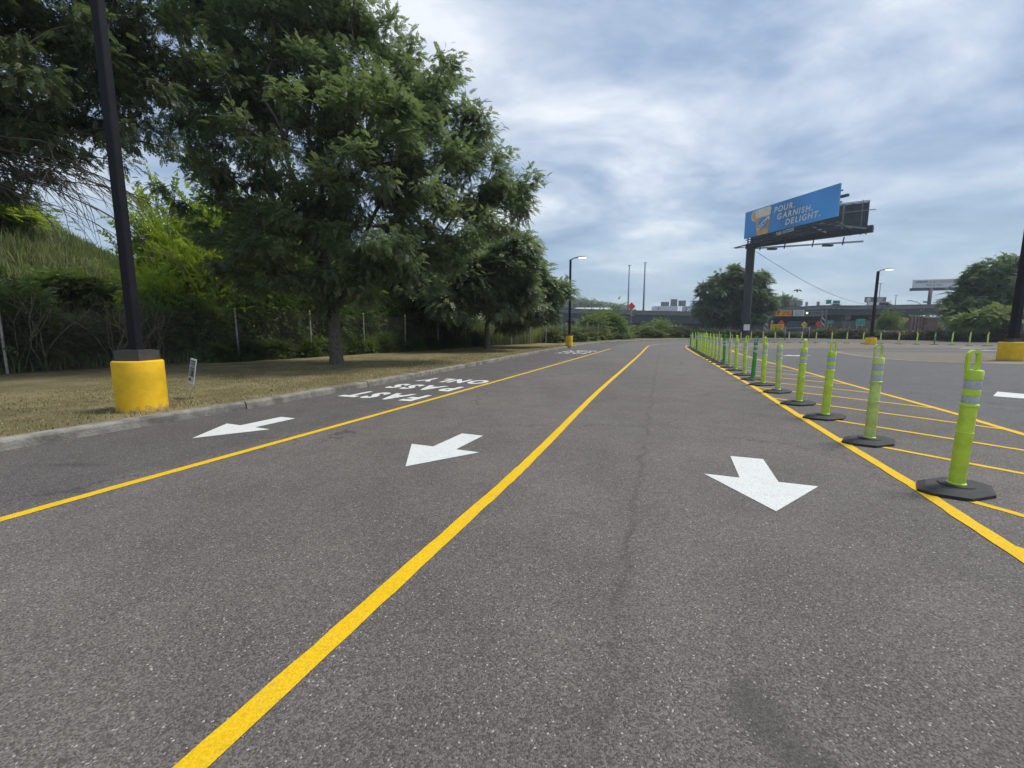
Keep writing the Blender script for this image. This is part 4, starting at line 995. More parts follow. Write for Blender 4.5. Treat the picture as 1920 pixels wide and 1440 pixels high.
# ------------------------------------------------------------------ yard sign
c = P(360.5, 696, 7.3); t = thing('yard_sign', 'small narrow white yard sign tilted on wire legs in the dry grass', 'yard sign', (c.x, c.y, .12))
yaw = math.radians(66); ux = Vector((math.cos(yaw), -math.sin(yaw)*-1*-1, 0)); ux = Vector((.77, -.64, 0)).normalized()
tilt = math.radians(12); side = ux; nrm = Vector((ux.y, -ux.x, 0)); up = Vector((.20, .02, .98)).normalized()
ux2 = (ux+Vector((0, 0, -.04))).normalized()
def ys(u, v, o=0): return c+ux2*u+up*v+nrm*(-o)
Wd, Hd = .34, .44
mb = MB(); vs = [ys(a*Wd/2, b*Hd/2, o) for o in (-.004, .004) for a, b in ((-1, -1), (1, -1), (1, 1), (-1, 1))]
mb.add(vs, [(0, 1, 2, 3), (7, 6, 5, 4), (0, 4, 5, 1), (1, 5, 6, 2), (2, 6, 7, 3), (3, 7, 4, 0)]); pan = mb.build('panel', M['wht'], t)
def patch(u0, u1, v0, v1, m_, nm='print'):
    u0 *= 1.55; u1 *= 1.55
    for o in (.0055, -.0055): MB().quad(ys(u0, v0, o), ys(u1, v0, o), ys(u1, v1, o), ys(u0, v1, o)).build(nm, M[m_], pan)
rr = random.Random(3)
for row in range(2):
    for k in range(4): patch(-.09+k*.047, -.09+k*.047+.036, .155-row*.045, .19-row*.045, 'blk', 'lettering')
patch(-.09, .085, .078, .100, 'signback', 'lettering'); patch(-.095, .095, .035, .068, 'picgreen'); patch(-.095, .095, -.10, .030, 'signback'); patch(-.01, .06, -.09, .015, 'blk'); patch(-.095, .0, -.18, -.12, 'picgreen'); patch(.01, .09, -.185, -.11, 'offwht')
mb = MB()
for s_ in (-.12, .12):
    a = ys(s_, -Hd/2+.05, 0); b = Vector((a.x-.10, a.y, .08)); mb.tube([a, b], .004, 5)
mb.tube([ys(-.12, -Hd/2-.05, 0), ys(.12, -Hd/2-.05, 0)], .004, 5); mb.build('wire_stake', M['galv'], t)
# ------------------------------------------------------------------ large billboard
bx, by = 38.1, 69.4
t = thing('billboard', 'huge two-faced billboard on one dark pole with blue POUR. GARNISH. DELIGHT. poster', 'billboard', (bx, by, 0)); BB = t
MB().lathe([(.66, -.5), (.64, 6), (.62, 14.2), (.80, 14.25), (.80, 14.9), (.3, 14.95)], 28, (bx, by, 0)).build('pole', M['polesteel'], t)
MB().box((bx-.2, by-.75, 1.75), (.95, .06, .95)).build('notice_plate', M['wht'], t)
A = Vector((36.4, 68.5, 15.5)); B = Vector((40.8, 55.1, 15.5)); U = (B-A).normalized(); Wp = (B-A).length; Hp = 3.95; Nn = Vector((-U.y, U.x, 0)) ; Nn = -Nn if Nn.x > 0 else Nn   # outward, towards -X
def pt(u, v, o=0): return A+U*(u*Wp)+Vector((0, 0, v*Hp))+Nn*o
def slab(u0, u1, v0, v1, o0, o1, m_, nm, par):
    vs = [pt(a, b, o) for o in (o0, o1) for a, b in ((u0, v0), (u1, v0), (u1, v1), (u0, v1))]
    return MB().add(vs, [(0, 1, 2, 3), (7, 6, 5, 4), (0, 4, 5, 1), (1, 5, 6, 2), (2, 6, 7, 3), (3, 7, 4, 0)]).build(nm, M[m_], par)
pan = slab(0, 1, 0, 1, -.25, 0, 'bbblue', 'poster_panel', t)
def shape(pts, o, m_, nm='print'): return MB().add([pt(u, v, o) for u, v in pts], [tuple(range(len(pts)))]).build(nm, M[m_], pan)
AR = Wp/Hp
def circ(cu, cv, r, n=28, a0=0, a1=2*math.pi): return [(cu+r/AR*math.cos(a0+(a1-a0)*k/n), cv+r*math.sin(a0+(a1-a0)*k/n)) for k in range(n)]
shape(circ(.138, .76, .20), .02, 'foam'); shape(circ(.138, .76, .165), .035, 'orange')
shape([(.168, 0), (.302, 0), (.318, .55), (.326, .88), (.315, .95), (.15, .95), (.137, .88), (.145, .55)], .05, 'amber')
shape([(.143, .64), (.321, .66), (.328, .88), (.315, .965), (.152, .965), (.135, .88)], .065, 'foam')
shape(circ(.236, .42, .215), .08, 'discblue')
shape([(.165, .31), (.180, .17), (.322, .50), (.307, .63)], .095, 'wht')
text('BLUE MOON', pt(.183, .235, .11), U+Vector((0, 0, .50)), Vector((-.40*U.x, -.40*U.y, 1)), 1.95, .36, M['navy'], pan, 'lettering', .03)
for s_, u, v, w_ in (('POUR.', .36, .665, .225), ('GARNISH.', .40, .40, .37), ('DELIGHT.', .495, .135, .355)):
    text(s_, pt(u, v, .03), U, Vector((0, 0, 1)), w_*Wp, .80, M['wht'], pan, 'lettering', .028, .12)
# frame of face one
mb = MB()
for k in range(13): u = .03+k*.94/12; mb.bar(pt(u, -.22, -.42), pt(u, 1.0, -.42), .14, .14)
for v in (-.2, .1, .45, .8): mb.bar(pt(0, v, -.56), pt(1, v, -.56), .12, .16)
mb.build('panel_frame', M['steel'], t)
for k in range(4): MB().bar(pt(.02, -.06-.075*k, -.15-.3*k), pt(.98, -.06-.075*k, -.15-.3*k), .25, .10).build('stringer', M['steel'], t)
# second face, seen from behind
A2 = Vector((37.9, 69.2, 15.35)); B2 = Vector((50.6, 62.5, 15.35)); U2 = (B2-A2).normalized(); W2 = (B2-A2).length; N2 = Vector((U2.y, -U2.x, 0)); N2 = N2 if N2.y < 0 else -N2
def p2(u, z, o=0): return A2+U2*(u*W2)+Vector((0, 0, z))+N2*o
for k in range(8):
    vs = [p2(k/8+.002, 0, 0), p2((k+1)/8-.002, 0, 0), p2((k+1)/8-.002, 3.95, 0), p2(k/8+.002, 3.95, 0)]; vs += [v-N2*.12 for v in vs]
    MB().add(vs, [(0, 1, 2, 3), (7, 6, 5, 4), (0, 4, 5, 1), (1, 5, 6, 2), (2, 6, 7, 3), (3, 7, 4, 0)]).build('rear_panel', M['steel'], t)
mb = MB()
for k in range(9): mb.bar(p2(k/8, -.5, .12), p2(k/8, 4.05, .12), .12, .10)
for z in (.3, 1.3, 2.4, 3.5, 3.98): mb.bar(p2(0, z, .22), p2(1.0, z, .22), .07, .10)
mb.build('rear_frame', M['steel'], t)
for z, u0, u1 in ((2.75, .72, 1.05), (4.05, .72, 1.0)): MB().bar(p2(u0, z, .6), p2(u1, z, .6), .06, .10).build('catwalk', M['lightsteel'], t)
MB().bar(p2(.80, -.5, .30), p2(.80, 3.9, .30), .14, .16).build('upright', M['lightsteel'], t)
MB().bar(p2(.95, -.2, .30), p2(.95, 4.3, .30), .07, .07).build('upright', M['lightsteel'], t)
# main torsion beam between the faces, cross beams
C0 = Vector((bx, by, 14.75)); C1 = Vector((48.2, 58.4, 14.75)); mb = MB(); mb.bar(C0, C1, .9, .85); mb.build('main_beam', M['polesteel'], t)
for k in range(5):
    u = .12+k*.21; a = pt(u, -.12, -.5); b = p2(u, -.35, .1); MB().bar(a, b, .14, .22).build('cross_beam', M['steel'] if k != 3 else M['lightsteel'], t)
MB().bar(pt(.80, -.05, -.5), C1+Vector((.3, .3, 0)), .16, .22).build('brace', M['lightsteel'], t)
MB().bar(pt(.42, -.20, -.7), pt(.98, -.16, -1.3), .2, .2).build('pipe', M['lightsteel'], t)
# catwalks
def catwalk(a, b, w, wn):
    a, b = Vector(a), Vector(b); d = (b-a).normalized(); n = Vector((-d.y, d.x, 0)); mb = MB()
    mb.bar(a+n*w/2, b+n*w/2, .07, .09); mb.bar(a-n*w/2, b-n*w/2, .07, .09)
    k = 0; L = (b-a).length
    while k < L: mb.bar(a+d*k+n*w/2, a+d*k-n*w/2, .05, .04); k += .45
    return mb.build('catwalk', M['steel'], t)
cw0 = P(1412, 466, 68.0); cw1 = P(1619, 452.5, 59.5); zc_ = (cw0.z+cw1.z)/2
catwalk((cw0.x, cw0.y, cw0.z), (cw1.x, cw1.y, cw1.z), .8, 0)
d_ = (cw1-cw0).normalized()
for f_ in (.08, .32, .58, .84): q = cw0+(cw1-cw0)*f_; MB().bar(q+Vector((0, 0, .75)), q+Vector((-.15, 0, -.35)), .10, .14).build('bracket', M['steel'], t)
for f_ in (.17, .68):
    q = cw0+(cw1-cw0)*f_+Vector((0, -.6, -.35)); MB().box(q, (1.3, .5, .22)).build('floodlight', M['greymetal'], t)
s0 = P(1379, 464.5, 68.5); s1 = P(1402, 458, 70.5); catwalk(s0, s1, .9, 0)
MB().bar(s0+Vector((0, 0, -.1)), P(1404, 462, 69.5), .2, .12).build('bracket', M['steel'], t)
# rear arm with light above
ra = P(1574, 369.5, 56); rb = P(1591, 365.5, 55); MB().bar(ra, rb, .35, .3).build('light_arm', M['steel'], t)
# sign under the face: PARK OUTDOOR
n0 = P(1455.5, 442.0, 61.2); n1 = P(1488, 432.8, 57.6); un = (n1-n0).normalized()
text('PARK OUTDOOR', n0, un, (0, 0, 1), (n1-n0).length, .46, M['wht'], t, 'lettering', .02, .1)
# cable
e0 = Vector((bx+.6, by, 13.9)); e1 = P(1640, 574, 110)
pts = [e0.lerp(e1, k/24)-Vector((0, 0, 1.6*math.sin(math.pi*k/24))) for k in range(25)]
tag(MB().tube(pts, .035, 4).build('cable', M['masts']), 'thin cable sloping down right from the billboard pole to the overpass', 'cable')
# ------------------------------------------------------------------ overpasses
def overpass(label, tops, par_px, gir_px, depth, name='overpass', piers=()):
    """tops: (px, py, distance) along the top of the near parapet; heights in photo rows turned into metres"""
    A = [P(*q) for q in tops]; t = thing(name, label, 'overpass', (A[0].x, A[0].y, 0))
    for nm, m_, z0, z1, y0, y1 in (('parapet', 'concrete', 0, par_px, 0, .45), ('girder', 'girder', par_px+.0, gir_px, .35, .35+depth)):
        vs = []; fs = []
        for (px, py, d), a in zip(tops, A):
            k = d/F; za = a.z-z0*k; zb = a.z-z1*k
            vs += [(a.x, a.y+y0, za-(.0 if nm == 'parapet' else .02)), (a.x, a.y+y0, zb), (a.x+y1*.0, a.y+y1, zb), (a.x, a.y+y1, za-(.0 if nm == 'parapet' else .02))]
        for i in range(len(A)-1):
            for k in range(4): fs.append((i*4+k, i*4+(k+1) % 4, i*4+4+(k+1) % 4, i*4+4+k))
        fs += [(3, 2, 1, 0), tuple(len(vs)-4+k for k in range(4))]
        MB().add(vs, fs).build(nm, M[m_], t)
    # coping and rear parapet
    mb = MB()
    for a, b in zip(A, A[1:]): mb.bar(a+Vector((0, .2, .06)), b+Vector((0, .2, .06)), .62, .12)
    mb.build('coping', M['concrete'], t)
    mb = MB()
    for a, b in zip(A, A[1:]): mb.bar(a+Vector((0, depth, -.35)), b+Vector((0, depth, -.35)), .4, .8)
    mb.build('rear_parapet', M['concrete'], t)
    for (px, py, d) in piers:
        q = P(px, py, d)
        for yy in (2.5, depth*.5, depth-2.5):
            MB().lathe([(.65, -2), (.65, q.z+.1)], 14, (q.x, q.y+yy, 0)).build('pier', M['concrete'], t)
        MB().bar((q.x, q.y+1.2, q.z-.55), (q.x, q.y+depth-1.2, q.z-.55), 1.3, 1.1).build('pier_cap', M['concrete'], t)
    return t
overpass('long dark overpass with pale concrete parapet at the left behind the bushes', [(930, 577, 118), (1050, 578.5, 118), (1180, 582.5, 118), (1312, 585, 118), (1411, 586, 118), (1480, 586, 116)], 7, 22, 26, piers=((1090, 601, 118), (1260, 606, 118)))
overpass('main highway overpass crossing right of the billboard pole', [(1380, 587, 106), (1411, 583.5, 104), (1446, 580, 102), (1481, 576.6, 101), (1543, 573.2, 100), (1600, 573.5, 99), (1660, 573, 98), (1740, 571.5, 97), (1850, 570, 95)], 5.5, 16.5, 30, piers=((1720, 589, 97), (1598, 589.5, 99)))
# sloped concrete abutment seen through the overpass
aq = [P(1518, 603, 118), P(1545, 605, 116), P(1577, 591.5, 124), P(1562, 590.5, 126)]
mb = MB()
st_ = thing('abutment_slope', 'pale ribbed concrete slope under the main overpass', 'abutment', (aq[0].x, aq[0].y, 0))
for k in range(5):
    a = aq[0].lerp(aq[1], k/5+.01); b = aq[0].lerp(aq[1], (k+1)/5-.02); c_ = aq[3].lerp(aq[2], (k+1)/5-.02); d_ = aq[3].lerp(aq[2], k/5+.01)
    lo = [v+Vector((0, 1.5, -1)) for v in (a, b, c_, d_)]; MB().add([a, b, c_, d_]+lo, [(0, 1, 2, 3), (0, 4, 5, 1), (1, 5, 6, 2), (2, 6, 7, 3), (3, 7, 4, 0)]).build('slope_slab', M['concrete'], st_)
# added dark backing below the decks, stands in for the deep shade there
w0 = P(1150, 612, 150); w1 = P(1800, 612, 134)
tag(MB().bar((w0.x, w0.y, 1.8), (w1.x, w1.y, 1.8), 1.0, 6.5).build('shade_backing', M['girder']), 'added dark backing standing in for deep shade under the overpasses', 'wall')
# ------------------------------------------------------------------ masts
def mast(label, px, ptop, pbot, d, r=.3, crown=True):
    a = P(px, pbot, d); b = P(px, ptop, d); x, y = a.x, a.y; t = thing('high_mast_light', label, 'light mast', (x, y, 0), 'tall highway light masts')
    MB().tube([(x, y, 0), (x, y, b.z)], [r*1.25, r*.7], 10).build('pole', M['masts'], t)
    if crown:
        mb = MB(); k = d/F
        for q in range(8):
            an = q*math.pi/4; e = Vector((x+math.cos(an)*2.6*k, y+math.sin(an)*2.6*k, b.z-.6*k)); mb.bar((x, y, b.z), e, .25*k, .2*k); mb.box(e, (1.0*k, .8*k, .7*k))
        mb.build('light_ring', M['masts'], t)
    return t
mast('left of the two tall thin highway masts on the skyline', 1177, 497, 590, 170, .3); mast('right and taller of the two tall highway masts on the skyline', 1206, 492, 590, 160, .34)
mast('tiny mast seen beside the middle lamp post', 1646, 531, 580, 300, .35); mast('tiny mast on the skyline between middle lamp and the white billboard', 1677.5, 553, 580, 300, .35); mast('faint far mast at the left of the orange highway signs', 1499, 566, 580, 300, .15, False)
# ------------------------------------------------------------------ signs
def sign(name, label, px0, px1, py0, py1, d, m_, cat='road sign', lines=(), tm='blk', post=True, border=None, group=None, zb=0, thick=.12, txt=()):
    a = P(px0, py1, d); b = P(px1, py0, d); x0, x1, z0, z1 = a.x, b.x, P(px0, py1, d).z, P(px0, py0, d).z
    t = thing(name, label, cat, ((x0+x1)/2, d, zb), group)
    pn = MB().box(((x0+x1)/2, d, (z0+z1)/2), (x1-x0, thick, z1-z0)).build('panel', M[m_], t)
    if border:
        mb = MB(); w = x1-x0; h = z1-z0; bw = .035*h
        for (cx_, cz_, ww, hh) in (((x0+x1)/2, z0+h*.05, w*.94, bw), ((x0+x1)/2, z1-h*.05, w*.94, bw), (x0+w*.035, (z0+z1)/2, bw, h*.87), (x1-w*.035, (z0+z1)/2, bw, h*.87)): mb.box((cx_, d-thick/2-.02, cz_), (ww, .03, hh))
        mb.build('border', M[border], pn)
    for (s_, u, v, w_, h_, c_) in txt:
        text(s_, (x0+u*(x1-x0), d-thick/2-.04, z0+v*(z1-z0)), (1, 0, 0), (0, 0, 1), w_*(x1-x0), h_*(z1-z0), M[c_], pn, 'lettering', .02)
    if post:
        for f_ in (.25, .75): MB().box((x0+f_*(x1-x0), d+.12, (z0+zb)/2), (.12, .12, z0-zb+.4)).build('post', M['galv'], t)
    return t
def diamond(label, px, py, r, d, m_, txt=True):
    c = P(px, py, d); k = d/F*r; t = thing('diamond_sign', label, 'road sign', (c.x, d, 0), 'diamond work-zone signs')
    vs = [(c.x+sx*k, d+o, c.z+sz*k) for o in (-.03, .03) for sx, sz in ((0, -1), (1, 0), (0, 1), (-1, 0))]
    pn = MB().add(vs, [(0, 1, 2, 3), (7, 6, 5, 4), (0, 4, 5, 1), (1, 5, 6, 2), (2, 6, 7, 3), (3, 7, 4, 0)]).build('panel', M[m_], t)
    if txt: MB().box((c.x, d-.05, c.z), (k*.9, .02, k*.16)).build('lettering', M['blk'], pn)
    MB().tube([(c.x, d+.06, 0), (c.x, d+.06, c.z)], .05, 6).build('post', M['galv'], t)
diamond('red-orange diamond sign above the left overpass between bushes and masts', 1184, 574.5, 7.5, 112, 'red', False)
diamond('orange diamond sign half hidden behind the wide yellow sign', 1465, 606, 6, 78, 'red', False)
diamond('yellow diamond sign in the middle under the sign gantry', 1508, 608.5, 5.8, 76, 'ylw'); diamond('red-orange diamond sign beside the right gantry post', 1534.5, 607.5, 6, 76, 'red')
sign('work_sign', 'wide yellow work-zone sign just above the back fence', 1444, 1470, 608, 620, 73, 'ylw', txt=(('ROAD WORK', .1, .62, .75, .2, 'blk'), ('AHEAD', .3, .2, .4, .22, 'blk')))
sign('route_sign', 'small grey sign left of the work signs', 1445.5, 1449.5, 600.5, 606.5, 80, 'offwht')
sign('exit_sign', 'green guide sign right of the gantry in the shade', 1550, 1563, 601, 607.5, 84, 'grn', border='mint', txt=(('EXIT', .2, .3, .6, .38, 'mint'),))
sign('exit_sign', 'larger green guide sign with white text left of the middle lamp', 1604, 1622, 598, 611.5, 78, 'grn', border='mint', txt=(('MILE', .18, .70, .3, .14, 'mint'), ('1/2', .6, .70, .2, .14, 'mint'), ('EXIT', .15, .42, .3, .16, 'mint'), ('ONLY', .55, .42, .32, .16, 'mint'), ('KEEP RIGHT', .12, .12, .75, .15, 'mint')))
# sign gantry
L0 = P(1441, 590, 86); R0 = P(1549, 590, 86); zt1 = P(1441, 583.5, 86).z; zt0 = P(1441, 592, 86).z
t = thing('sign_gantry', 'grey steel truss gantry carrying the orange and white highway signs', 'sign gantry', (L0.x, 86, 0))
mb = MB(); x = L0.x; n_ = 14; dx = (R0.x-L0.x)/n_
for yy in (86, 87.2):
    for z in (zt0, zt1): mb.bar((L0.x, yy, z), (R0.x, yy, z), .14, .14)
    for k in range(n_): mb.bar((L0.x+k*dx, yy, zt0 if k % 2 else zt1), (L0.x+(k+1)*dx, yy, zt1 if k % 2 else zt0), .09, .09)
mb.build('truss', M['lightsteel'], t)
for xx in (L0.x, R0.x):
    mb = MB()
    for yy in (86, 87.2): mb.bar((xx, yy, -1), (xx-.0, yy, zt1+.3), .2, .2)
    for k in range(4): mb.bar((xx, 86, k*1.0), (xx, 87.2, k*1.0+1), .09, .09)
    mb.build('post', M['lightsteel'], t)
c_ = P(1513.2, 587, 85.5); MB().lathe([(.02, -.16), (.14, -.1), (.17, 0), (.14, .1), (.02, .16)], 12, tuple(c_)).build('beacon', M['lampled'], t)
sign('gantry_sign', 'orange lane sign with black arrow and red patch on the gantry', 1454, 1484, 581.8, 592.6, 85.4, 'org', post=False, txt=(('LANE SHIFT', .42, .58, .5, .22, 'blk'), ('LEFT', .42, .2, .2, .22, 'blk')), zb=4)
q0 = P(1475, 590, 85.2); q1 = P(1482, 587.5, 85.2); gs = [o for o in COL.objects if o.name == 'gantry_sign'][0]
MB().quad((q0.x, 85.25, q0.z), (q1.x, 85.25, q0.z), (q1.x, 85.25, q1.z), (q0.x, 85.25, q1.z)).build('red_patch', M['red'], gs)
q0 = P(1458, 589, 85.2)
MB().add([(q0.x+a, 85.25, q0.z+b) for a, b in ((-.05, -.2), (.1, -.25), (.12, .1), (.35, .35), (.42, .2), (.5, .62), (.1, .55), (.2, .45), (-.03, .2))], [(0, 1, 2, 8), (8, 2, 3, 7), (3, 4, 5), (3, 5, 6, 7)]).build('arrow', M['blk'], gs)
sign('gantry_sign', 'white highway sign with three black text lines on the gantry', 1487, 1508, 581.3, 592.6, 85.4, 'wht', post=False, zb=4, txt=(('ALL TRAFFIC', .14, .70, .72, .16, 'blk'), ('RIGHT LANE', .14, .42, .72, .16, 'blk'), ('EXIT ONLY', .14, .14, .72, .16, 'blk')))
# green signs and sign backs above the decks
sign('exit_sign', 'left of two small green signs above the main overpass', 1548.5, 1559, 562, 571.5, 125, 'grn', border='mint', zb=6)
sign('exit_sign', 'right of two small green signs above the main overpass', 1561.5, 1575, 563.5, 571, 125, 'grn', border='mint', zb=6)
for (a, b, c_, d_, lb) in ((1480, 1490, 565, 573, 'grey sign back above the main overpass, leftmost'), (1493, 1505, 564, 573, 'grey sign back above the main overpass, widest, second from left'), (1510, 1515, 566, 573, 'small grey sign back, third on the main overpass'), (1531, 1537, 565.5, 573, 'small grey sign back left of the green signs'),
                           (1239, 1254.5, 566, 574, 'grey sign back above the left overpass, leftmost of three'), (1257, 1270, 561, 574, 'grey sign back above the left overpass, tallest of three'), (1272, 1286, 563.5, 574, 'grey sign back above the left overpass, rightmost of three')):
    t = sign('guide_sign', lb, a, b, c_, d_, 128, 'signback', zb=5, group='sign backs above the overpasses'); 
    mb = MB(); A_ = P(a, d_, 127.8); B_ = P(b, c_, 127.8)
    for f_ in (.2, .5, .8): mb.box((A_.x+(B_.x-A_.x)*f_, 127.85, (A_.z+B_.z)/2), (.12, .1, B_.z-A_.z))
    mb.build('stiffener', M['galv'], t)
# street light on the overpass
a = P(1732, 578, 96); t = thing('street_light', 'curved grey street light arm on the main overpass left of the white billboard pole', 'street light', (a.x, a.y, a.z-1.5))
pts = [a+Vector((0, 0, -1.4)), a, P(1727, 571, 96), P(1719, 566, 96), P(1708, 564, 96)]
MB().tube(pts, .07, 6).build('arm', M['lightsteel'], t); b = P(1706, 564, 96); MB().box(b, (.9, .3, .16)).build('lamp_head', M['lightsteel'], t)
# railing dots on the overpass
# white billboard
d = 130; a = P(1712, 541.5, d); b = P(1776, 523, d); t = thing('billboard', 'distant white UNION ELECTRICIANS billboard on a grey pole at right', 'billboard', (P(1740, 590, d).x, d, 0))
y1_ = d-3.0
def q2(u, z, o=0): return Vector((a.x+(b.x-a.x)*u, d+(y1_-d)*u-o, z))
z0_ = P(1712, 540, d).z; z1_ = P(1712, 525, d).z
vs = [q2(u, z, o) for o in (0, -.4) for u, z in ((0, z0_), (1, z0_-.1), (1, z1_+.05), (0, z1_))]
pn = MB().add(vs, [(0, 1, 2, 3), (7, 6, 5, 4), (0, 4, 5, 1), (1, 5, 6, 2), (2, 6, 7, 3), (3, 7, 4, 0)]).build('poster_panel', M['wht'], t)
uu = (q2(1, 0)-q2(0, 0)).normalized(); hh_ = z1_-z0_
text('UNION', q2(.04, z0_+hh_*.62, .08), uu, (0, 0, 1), 2.9, .56, M['navy'], pn, 'lettering', .03)
text('ELECTRICIANS', q2(.36, z0_+hh_*.62, .08), uu, (0, 0, 1), 6.0, .56, M['redtxt'], pn, 'lettering', .02)
text('IBEW', q2(.30, z0_+hh_*.24, .08), uu, (0, 0, 1), 1.4, .42, M['signback'], pn, 'lettering', .02); MB().box(q2(.48, z0_+hh_*.30, .08), (.22, .05, .8)).build('emblem', M['redtxt'], pn); text('NECA', q2(.54, z0_+hh_*.24, .08), uu, (0, 0, 1), 1.4, .42, M['signback'], pn, 'lettering', .02)
MB().bar(q2(-.06, z0_-.45, 0), q2(1.02, z0_-.5, 0), .9, .8).build('catwalk', M['steel'], t)
s_a = q2(1.01, z0_, -.5); s_b = P(1787, 530, d+4); MB().add([(s_a.x, s_a.y, z0_), (s_b.x, s_b.y, z0_+.4), (s_b.x, s_b.y, z1_), (s_a.x, s_a.y, z1_), (s_a.x, s_a.y+.3, z0_), (s_b.x, s_b.y+.3, z0_+.4), (s_b.x, s_b.y+.3, z1_), (s_a.x, s_a.y+.3, z1_)], [(0, 1, 2, 3), (7, 6, 5, 4), (0, 4, 5, 1), (1, 5, 6, 2), (2, 6, 7, 3), (3, 7, 4, 0)]).build('rear_panel', M['steel'], t)
bp_ = P(1743, 560, d-2); MB().tube([(bp_.x, bp_.y, 0), (bp_.x, bp_.y, z0_-.3)], .45, 14).build('pole', M['polesteel'], t)
c_ = P(1735.5, 566.3, d-3); MB().box(c_, (1.3, .3, .45)).build('small_sign', M['steel'], t)
# dark billboard
d = 240; a = P(1621, 567, d); b = P(1661.5, 557, d); t = thing('billboard', 'small dark billboard with white lines behind the middle lamp', 'billboard', ((a.x+b.x)/2, d, 0))
pn = MB().box(((a.x+b.x)/2, d, (a.z+b.z)/2), (b.x-a.x, .5, b.z-a.z)).build('poster_panel', M['steel'], t)
for k, (s_, w_) in enumerate((('ROOFING', 3.6), ('SIDING', 3.0), ('GUTTERS', 3.2))): MB().box((a.x+(b.x-a.x)*.70, d-.3, b.z-.55-k*.75), (w_, .05, .32)).build('lettering', M['offwht'], pn)
MB().add([(a.x+1.9+1.15*math.cos(k*.35), d-.3, (a.z+b.z)/2+1.1*math.sin(k*.35)) for k in range(18)], [tuple(range(18))]).build('emblem', M['offwht'], pn)
for f_ in (.15, .4): MB().box((a.x+(b.x-a.x)*f_, d, a.z/2), (.6, .5, a.z)).build('post', M['steel'], t)
# ------------------------------------------------------------------ buildings and vehicles
a = P(1705, 612, 84); b = P(1737, 593, 84); t = thing('ribbed_wall', 'brown wall with pale vertical ribs beyond the back fence at right', 'wall', ((a.x+b.x)/2, 84, 0))
MB().box(((a.x+b.x)/2, 84.2, b.z/2), (b.x-a.x, .3, b.z)).build('wall', M['brick'], t)
for k in range(5): MB().box((a.x+.3+k*(b.x-a.x-.6)/4, 83.95, b.z/2), (.28, .3, b.z+.05)).build('rib', M['brownrib'], t)
a = P(1738, 612, 83); b = P(1760, 596, 83); t = thing('shed', 'low brown shed with pale roof right of the ribbed wall', 'shed', ((a.x+b.x)/2, 83, 0))
MB().box(((a.x+b.x)/2, 84.5, b.z/2), (b.x-a.x, 3, b.z)).build('wall', M['brick'], t); MB().box(((a.x+b.x)/2, 84.5, b.z+.1), (b.x-a.x+.4, 3.4, .14)).build('roof', M['roofmetal'], t)
a = P(1072, 584, 150); b = P(1151, 575, 150); t = thing('warehouse', 'low pale metal-roofed warehouse behind the left overpass', 'warehouse', ((a.x+b.x)/2, 155, 0))
MB().box(((a.x+b.x)/2, 158, a.z/2+.4), (b.x-a.x, 16, a.z+.6)).build('wall', M['offwht'], t)
x0, x1 = a.x-.3, b.x+.3; MB().add([(x0, 149.5, a.z+.6), (x1, 149.5, a.z+.6), (x1-.5, 156, b.z), (x0+3.0, 156, b.z), (x0, 166.5, a.z+.6), (x1, 166.5, a.z+.6)], [(0, 1, 2, 3), (3, 2, 5, 4), (0, 3, 4), (1, 5, 2)]).build('roof', M['roofmetal'], t)
a = P(1227, 584, 122); b = P(1271, 574.5, 122); zd = a.z
t = thing('box_trailer', 'long white box trailer on the left overpass below the sign backs', 'trailer', ((a.x+b.x)/2, 122, a.z-1))
MB().box(((a.x+b.x)/2, 123.3, (a.z+b.z)/2-.2), (b.x-a.x, 2.5, b.z-a.z+.5)).build('box', M['whitepaint'], t)
MB().box((a.x+1.2, 121.9, b.z-.6), (.25, .1, .4)).build('emblem', M['blk'], t)
mb = MB(); [mb.tube([(a.x+q, 122.1, a.z-.9), (a.x+q, 122.5, a.z-.9)], .48, 12) for q in (.9, 2.0, 5.6)]; mb.build('wheels', M['tyre'], t)
def car(label, px, py, d, col, L=4.5, H=1.5, van=False, yaw=0, group='vehicles on the overpasses', name='car', cat='car'):
    c = P(px, py, d)-Vector((0, 0, 1.05)); t = thing(name, label, cat, (c.x, c.y, c.z), group, yaw)
    w = 1.8
    if van: prof = [(-L/2, .35), (L/2, .35), (L/2, 1.0), (L/2-.7, 1.15), (L/2-1.3, H), (-L/2+.1, H), (-L/2, .9)]
    else: prof = [(-L/2, .3), (L/2, .3), (L/2, .75), (L/2-.9, .92), (L/2-1.5, H), (-L/2+1.0, H), (-L/2+.35, 1.0), (-L/2, .9)]
    n = len(prof); vs = [(x, y, z) for y in (-w/2, w/2) for x, z in prof]
    MB().add(vs, [tuple(range(n)), tuple(range(n, 2*n))[::-1]]+[(i, i+n, (i+1) % n+n, (i+1) % n) for i in range(n)]).build('body', M[col], t, off=False)
    wz0, wz1 = (1.1, H-.12) if van else (.95, H-.10)
    MB().add([(x, y, z) for y in (-w/2-.01, w/2+.01) for x, z in ((-L/2+1.2, wz0), (L/2-1.3, wz0), (L/2-1.65, wz1), (-L/2+1.25, wz1))], [(0, 1, 2, 3), (7, 6, 5, 4), (0, 4, 5, 1), (1, 5, 6, 2), (2, 6, 7, 3), (3, 7, 4, 0)]).build('window', M['glass'], t, off=False)
    for x in (-L/2+.85, L/2-.85):
        for y in (-w/2, w/2): MB().tube([(x, y-.1, .33), (x, y+.1, .33)], .33, 12).build('wheel', M['tyre'], t, off=False)
    return t
car('silver car behind the parapet at the left start of the main overpass', 1459, 581.5, 105, 'silverpaint')
car('white car on the main overpass under the green signs', 1563, 574.2, 102, 'whitepaint', H=1.6)
car('white van on the main overpass, right of the middle lamp', 1652, 574, 101, 'whitepaint', 5, 2.0, True); car('white car on the main overpass just behind the van', 1660, 574, 101, 'whitepaint')
